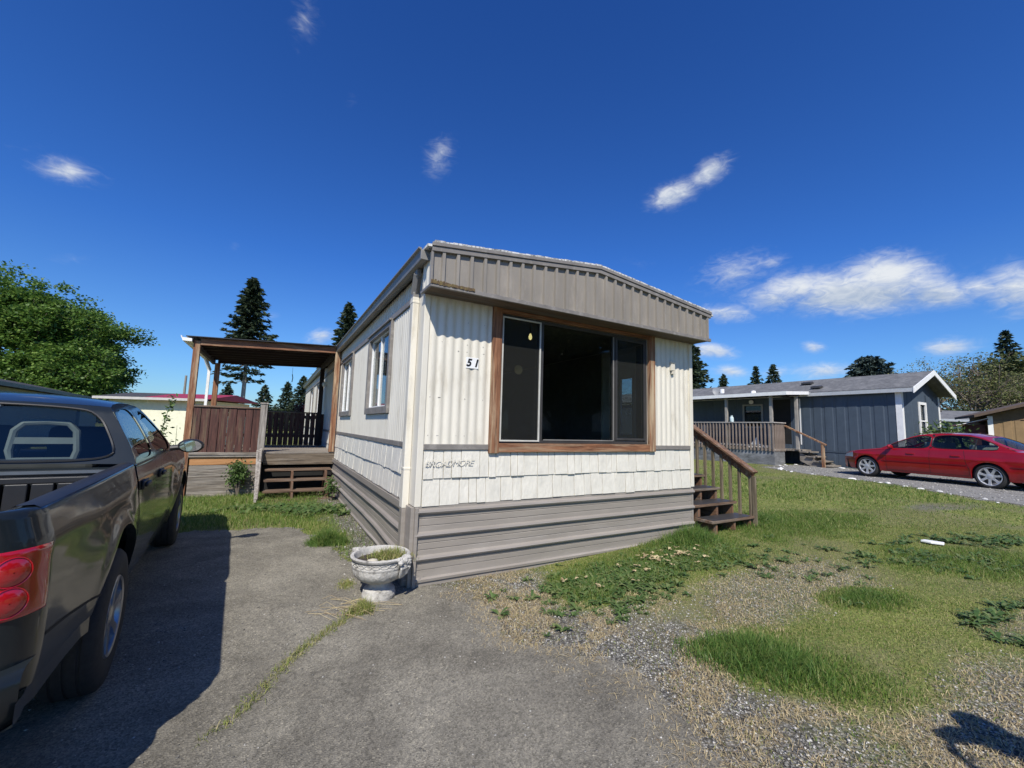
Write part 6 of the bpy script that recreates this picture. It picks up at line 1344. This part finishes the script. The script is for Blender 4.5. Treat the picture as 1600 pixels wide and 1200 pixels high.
# outside the frame on the right: what the front window mirrors
conifer('conifer_tree', (24, -4, .4), 15, 4.2, 1.2, 101, nb=240, tw=30, size=.8, label='tall conifer across the lane right of the view', group='trees across the lane')
broad('street_tree', (17.5, -2.5, .4), 7.2, 3.0, 1.6, 102, 'leaf_dark', 14000, .30, 'round leafy tree across the lane right of the view', 'trees across the lane', clump=.8)
broad('street_tree', (31, 3.5, .4), 12, 6.5, 2, 103, 'leaf_dark', 20000, .42, 'wide dark tree behind the grey home across the lane', 'trees across the lane', clump=1.3)
broad('street_tree', (28, -11, .4), 12, 6.5, 2, 104, 'leaf_dark', 20000, .42, 'wide dark tree right of the conifer across the lane', 'trees across the lane', clump=1.3)
conifer('conifer_tree', (34, -2, .4), 17, 4.6, 1.2, 105, nb=200, tw=28, size=.9, label='far conifer behind the grey home across the lane', group='trees across the lane')
Nh = empty('grey_home', (21.5, -6.5, .43), R(80), 'low grey home across the lane right of the view', 'mobile home')
m = MB(); m.box((0, 0, 0), (15, 4, 2.7)); m.build('wall', M_('grey_home_wall', (.16, .165, .16), .7, .06), Nh); m = MB(); m.prism([(-.3, 2.71), (4.3, 2.71), (2, 3.4)], -.3, 15.3, 'yz'); m.build('roof', 'shingle', Nh)
m = MB()
for k in range(4): m.box((1.5 + k * 3.6, 4.001, 1.1), (2.7 + k * 3.6, 4.03, 2.2))
m.build('window', 'white', Nh)
# ---------------------------------------------------------------- shrubs and single plants
def shrub(name, loc, r, h, n, ls, mat, label, seed, cat='shrub'):
    rs = np.random.RandomState(seed); root = empty(name, loc, 0, label, cat); m = MB(); cl_ = []
    for k in range(16):
        a = rs.rand() * 6.28; e = rs.uniform(.4, 1.0); q = Vector((r * rs.uniform(.2, .8) * math.cos(a), r * rs.uniform(.2, .8) * math.sin(a), h * e)); m.tube([(0, 0, 0), q * .5 + Vector((0, 0, .05)), q], [.015, .01, .004], 4, False); cl_.append(tuple(q))
    m.build('stem', 'bark', root); C_ = np.array(cl_); i = rs.randint(0, len(C_), n); P = C_[i] + rs.normal(0, 1, (n, 3)) * np.array([r * .33, r * .33, h * .14]); P[:, 2] = np.clip(P[:, 2], .02, None); D = rs.normal(0, 1, (n, 3)); N = rs.normal(0, .7, (n, 3)); N[:, 2] += 1
    V, F = quads_at(P, D, N, ls * rs.uniform(.6, 1.4, n), ls * .6 * rs.uniform(.6, 1.3, n), rs); mesh_np('foliage', V, F, mat, root); return root
MT['leaf_shrub'] = leafmat('shrub_leaves', (.05, .10, .025), (.11, .18, .05), (.16, .22, .08), .45, .3)
shrub('green_shrub', at(1.15, -.75, .43), .55, 1.42, 2600, .11, 'leaf_shrub', 'bright green shrub in front of the blue home gable window', 1)
shrub('green_shrub', at(2.5, -.9, .43), .35, 1.0, 900, .10, 'leaf_shrub', 'small green shrub behind the red sedan roof', 2)
m = MB()
for k in range(6): m.box((k * .12, 0, 0), (k * .12 + .015, .02, 1.6))
m.box((0, 0, 1.58), (.62, .02, 1.6)); m.box((0, 0, 1.2), (.62, .02, 1.22)); o = m.build('trellis', 'black'); o.location = at(2.55, -.5, .43); o.rotation_euler = (0, 0, HR); tag(o, 'black metal trellis by the blue home gable', 'trellis')
shrub('bushy_weed', hw(-1.85, 6.22, .03), .2, .62, 1200, .055, 'leaf_shrub', 'leafy green weed growing against the porch lower boards', 3, 'weed')
shrub('bushy_weed', hw(-.18, 5.1, 0), .13, .42, 450, .05, 'leaf_shrub', 'small leafy weed between the porch steps and the home', 4, 'weed')
m = MB(); v_ = []; rr = random.Random(3)
tw_ = empty('tall_weed', (-8.9, 10.6, .08), 0, 'thin tall weed stalk in front of the cream shed', 'weed')
m.tube([(0, 0, 0), (.05, 0, .8), (.14, 0, 1.5), (.30, 0, 2.15)], [.014, .011, .007, .003], 5); m.tube([(.5, 0, 0), (.48, 0, .7), (.46, 0, 1.35)], [.01, .008, .003], 5); m.tube([(-.2, 0, 0), (-.25, 0, .6), (-.32, 0, 1.2)], [.01, .008, .003], 5); m.build('stem', 'leaf_shrub', tw_)
rs = np.random.RandomState(9); tt = rs.rand(160); P = np.stack([.30 * tt ** 1.6 + rs.normal(0, .05, 160), rs.normal(0, .04, 160), 2.15 * tt], 1); P2 = np.stack([rs.normal(.1, .3, 700), rs.normal(0, .15, 700), np.abs(rs.normal(.3, .4, 700))], 1); P = np.concatenate([P, P2]); D = rs.normal(0, 1, (860, 3)); N = rs.normal(0, .7, (860, 3)); N[:, 2] += .5
V_, F_ = quads_at(P, D, N, .10 * rs.uniform(.6, 1.4, 860), .05 * rs.uniform(.6, 1.3, 860), rs); mesh_np('foliage', V_, F_, 'leaf_shrub', tw_)
# whitewashed edging stones of the neighbour's drive
MT['wstone'] = M_('whitewashed_stone', (.70, .69, .66), .8, .12, 20, bump=.4)
def stone_mesh(seed):
    r_ = random.Random(seed); m = MB(); m.lathe([(.001, -.03), (.07, -.025), (.10, .01), (.075, .05), (.001, .065)], 9, mod=lambda i, t: 1 + .25 * math.sin(t * 2 + seed) + .1 * math.sin(t * 5 + i)); return m
path = [(9.55, 14.75), (9.95, 13.3), (10.1, 12), (10.12, 10.8), (10.0, 9.6), (9.88, 8.3), (9.75, 7.4)]; path2 = [(9.75, 14.95), (10.6, 16.4), (11.7, 17.3), (12.1, 17.0), (12.6, 16.0), (13.2, 15.2)]
protos = []; rr = random.Random(12); cnt = 0
def along(path, step, lbl, grp):
    global cnt
    for (a, b), (c, d_) in zip(path, path[1:]):
        n = max(1, int(math.hypot(c - a, d_ - b) / step))
        for k in range(n):
            f = (k + rr.random() * .8) / n; x = lerp(a, c, f) + rr.uniform(-.14, .14); y = lerp(b, d_, f) + rr.uniform(-.2, .2)
            if len(protos) < 4: o = stone_mesh(cnt).build('edging_stone', 'wstone', smooth=True); protos.append(o)
            else: o = protos[cnt % 4].copy(); col.objects.link(o)
            s = rr.uniform(.2, .8); o.location = (x, y, float(inter(x, y)) + .01); o.scale = (s, s, s * .8); o.rotation_euler = (0, 0, rr.random() * 6); tag(o, lbl, 'stone', grp); cnt += 1
along(path, .34, 'small whitewashed stone edging the lawn side of the gravel drive', 'white edging stones along the lawn')
along(path2, .3, 'small whitewashed stone edging the gravel drive near the blue home porch', 'white edging stones near the blue home')
m = MB(); m.prism([(-.11, -.05), (.08, -.06), (.12, .02), (.02, .06), (-.10, .04)], 0, .03, 'xy'); o = m.build('litter', 'white', bevel=.008); o.location = (5.6, 5.65, float(inter(5.6, 5.65)) + .02); o.rotation_euler = (0, 0, 2.4); tag(o, 'crumpled white paper scrap lying on the lawn', 'litter')
# ---------------------------------------------------------------- person just outside the frame, whose shadow enters it
def skin_fig(name, V_, E_, Rr, mat, parent=None):
    me = bpy.data.meshes.new(name); me.from_pydata(V_, E_, []); me.update(); o = bpy.data.objects.new(name, me); col.objects.link(o); me.materials.append(MT[mat] if isinstance(mat, str) else mat)
    sk = o.modifiers.new('skin', 'SKIN')
    if not me.skin_vertices: 
        bpy.context.view_layer.objects.active = o
    for i, r in enumerate(Rr): me.skin_vertices[0].data[i].radius = (r, r)
    me.skin_vertices[0].data[0].use_root = True; ss = o.modifiers.new('sub', 'SUBSURF'); ss.levels = 2; ss.render_levels = 2
    if parent: o.parent = parent
    return o
Pn = empty('person', (2.50, .75, G(2.50, .75)), R(65), 'standing person in dark clothes holding a phone up with both hands', 'person')
V_ = [(0, 0, .95), (0, 0, 1.12), (0, 0, 1.32), (0, .01, 1.43), (0, .02, 1.50), (0, .03, 1.57), (0, .04, 1.66), (0, .03, 1.72),
      (-.09, 0, .90), (-.11, .01, .50), (-.12, -.02, .09), (-.12, .12, .04), (.09, 0, .90), (.11, .01, .50), (.12, -.02, .09), (.12, .12, .04),
      (-.18, 0, 1.38), (-.30, .10, 1.20), (-.20, .28, 1.36), (-.10, .30, 1.42), (.18, 0, 1.38), (.30, .10, 1.20), (.20, .28, 1.36), (.10, .30, 1.42)]
E_ = [(0, 1), (1, 2), (2, 3), (3, 4), (4, 5), (5, 6), (6, 7), (0, 8), (8, 9), (9, 10), (10, 11), (0, 12), (12, 13), (13, 14), (14, 15), (2, 16), (16, 17), (17, 18), (18, 19), (2, 20), (20, 21), (21, 22), (22, 23)]
Rr = [.15, .14, .16, .07, .055, .08, .095, .07, .10, .065, .045, .04, .10, .065, .045, .04, .075, .06, .05, .055, .075, .06, .05, .055]
skin_fig('body', V_, E_, Rr, M_('skin', (.42, .26, .19), .6, .05), Pn)
hh_ = skin_fig('jacket', [tuple(v) for v in (V_[0], V_[1], V_[2], V_[16], V_[17], V_[18], V_[20], V_[21], V_[22])], [(0, 1), (1, 2), (2, 3), (3, 4), (4, 5), (2, 6), (6, 7), (7, 8)], [.20, .19, .205, .105, .085, .065, .105, .085, .065], M_('dark_jacket', (.03, .035, .05), .8, .1), Pn)
hh_ = skin_fig('trousers', [(0, 0, .99), V_[8], V_[9], V_[10], V_[12], V_[13], V_[14]], [(0, 1), (1, 2), (2, 3), (0, 4), (4, 5), (5, 6)], [.165, .12, .085, .065, .12, .085, .065], M_('dark_trousers', (.03, .03, .035), .85, .1), Pn)
m = MB()
for sg in (-1, 1):
    for k, (dz, ln) in enumerate(((.045, .07), (.015, .085), (-.015, .08), (-.045, .06))):
        b = Vector((sg * .095, .31, 1.42 + dz)); m.tube([b, b + Vector((-sg * .01, .035, 0)), b + Vector((-sg * .035, .045, 0)), b + Vector((-sg * ln * .7, .04, 0))], [.011, .010, .009, .007], 6)
    b = Vector((sg * .095, .29, 1.44)); m.tube([b, b + Vector((-sg * .02, -.015, .025)), b + Vector((-sg * .04, -.015, .03))], [.012, .011, .008], 6)
m.build('fingers', M_('skin_hand', (.42, .26, .19), .6, .05), Pn, smooth=True)
m = MB(); m.lathe([(.001, -.02), (.09, -.02), (.105, .03), (.09, .085), (.05, .115), (.001, .12)], 18); o = m.build('hair', M_('brown_hair', (.04, .025, .015), .8, .1), Pn, smooth=True); o.location = (0, .02, 1.68)
m = MB()
for sg in (-1, 1): m.lathe([(.001, -.012), (.010, -.008), (.012, 0), (.001, .01)], 8, (sg * .032, .128, 1.655), 'y')
m.build('eyes', 'white', Pn)
m = MB(); m.prism([(0, .125), (.0, .165), (.0, .13)], 0, 0) if False else m.tube([(0, .12, 1.66), (0, .15, 1.625), (0, .13, 1.615)], [.008, .014, .008], 6); m.tube([(-.025, .125, 1.585), (0, .135, 1.583), (.025, .125, 1.585)], .005, 5); m.build('face', M_('skin_face', (.45, .26, .2), .6, .05), Pn, smooth=True)
ph_ = MB().box((-.08, .335, 1.38), (.08, .343, 1.46)).build('phone', 'black', bevel=.003); ph_.location = Pn.location; ph_.rotation_euler = Pn.rotation_euler; tag(ph_, 'black phone held up by the standing person', 'phone')
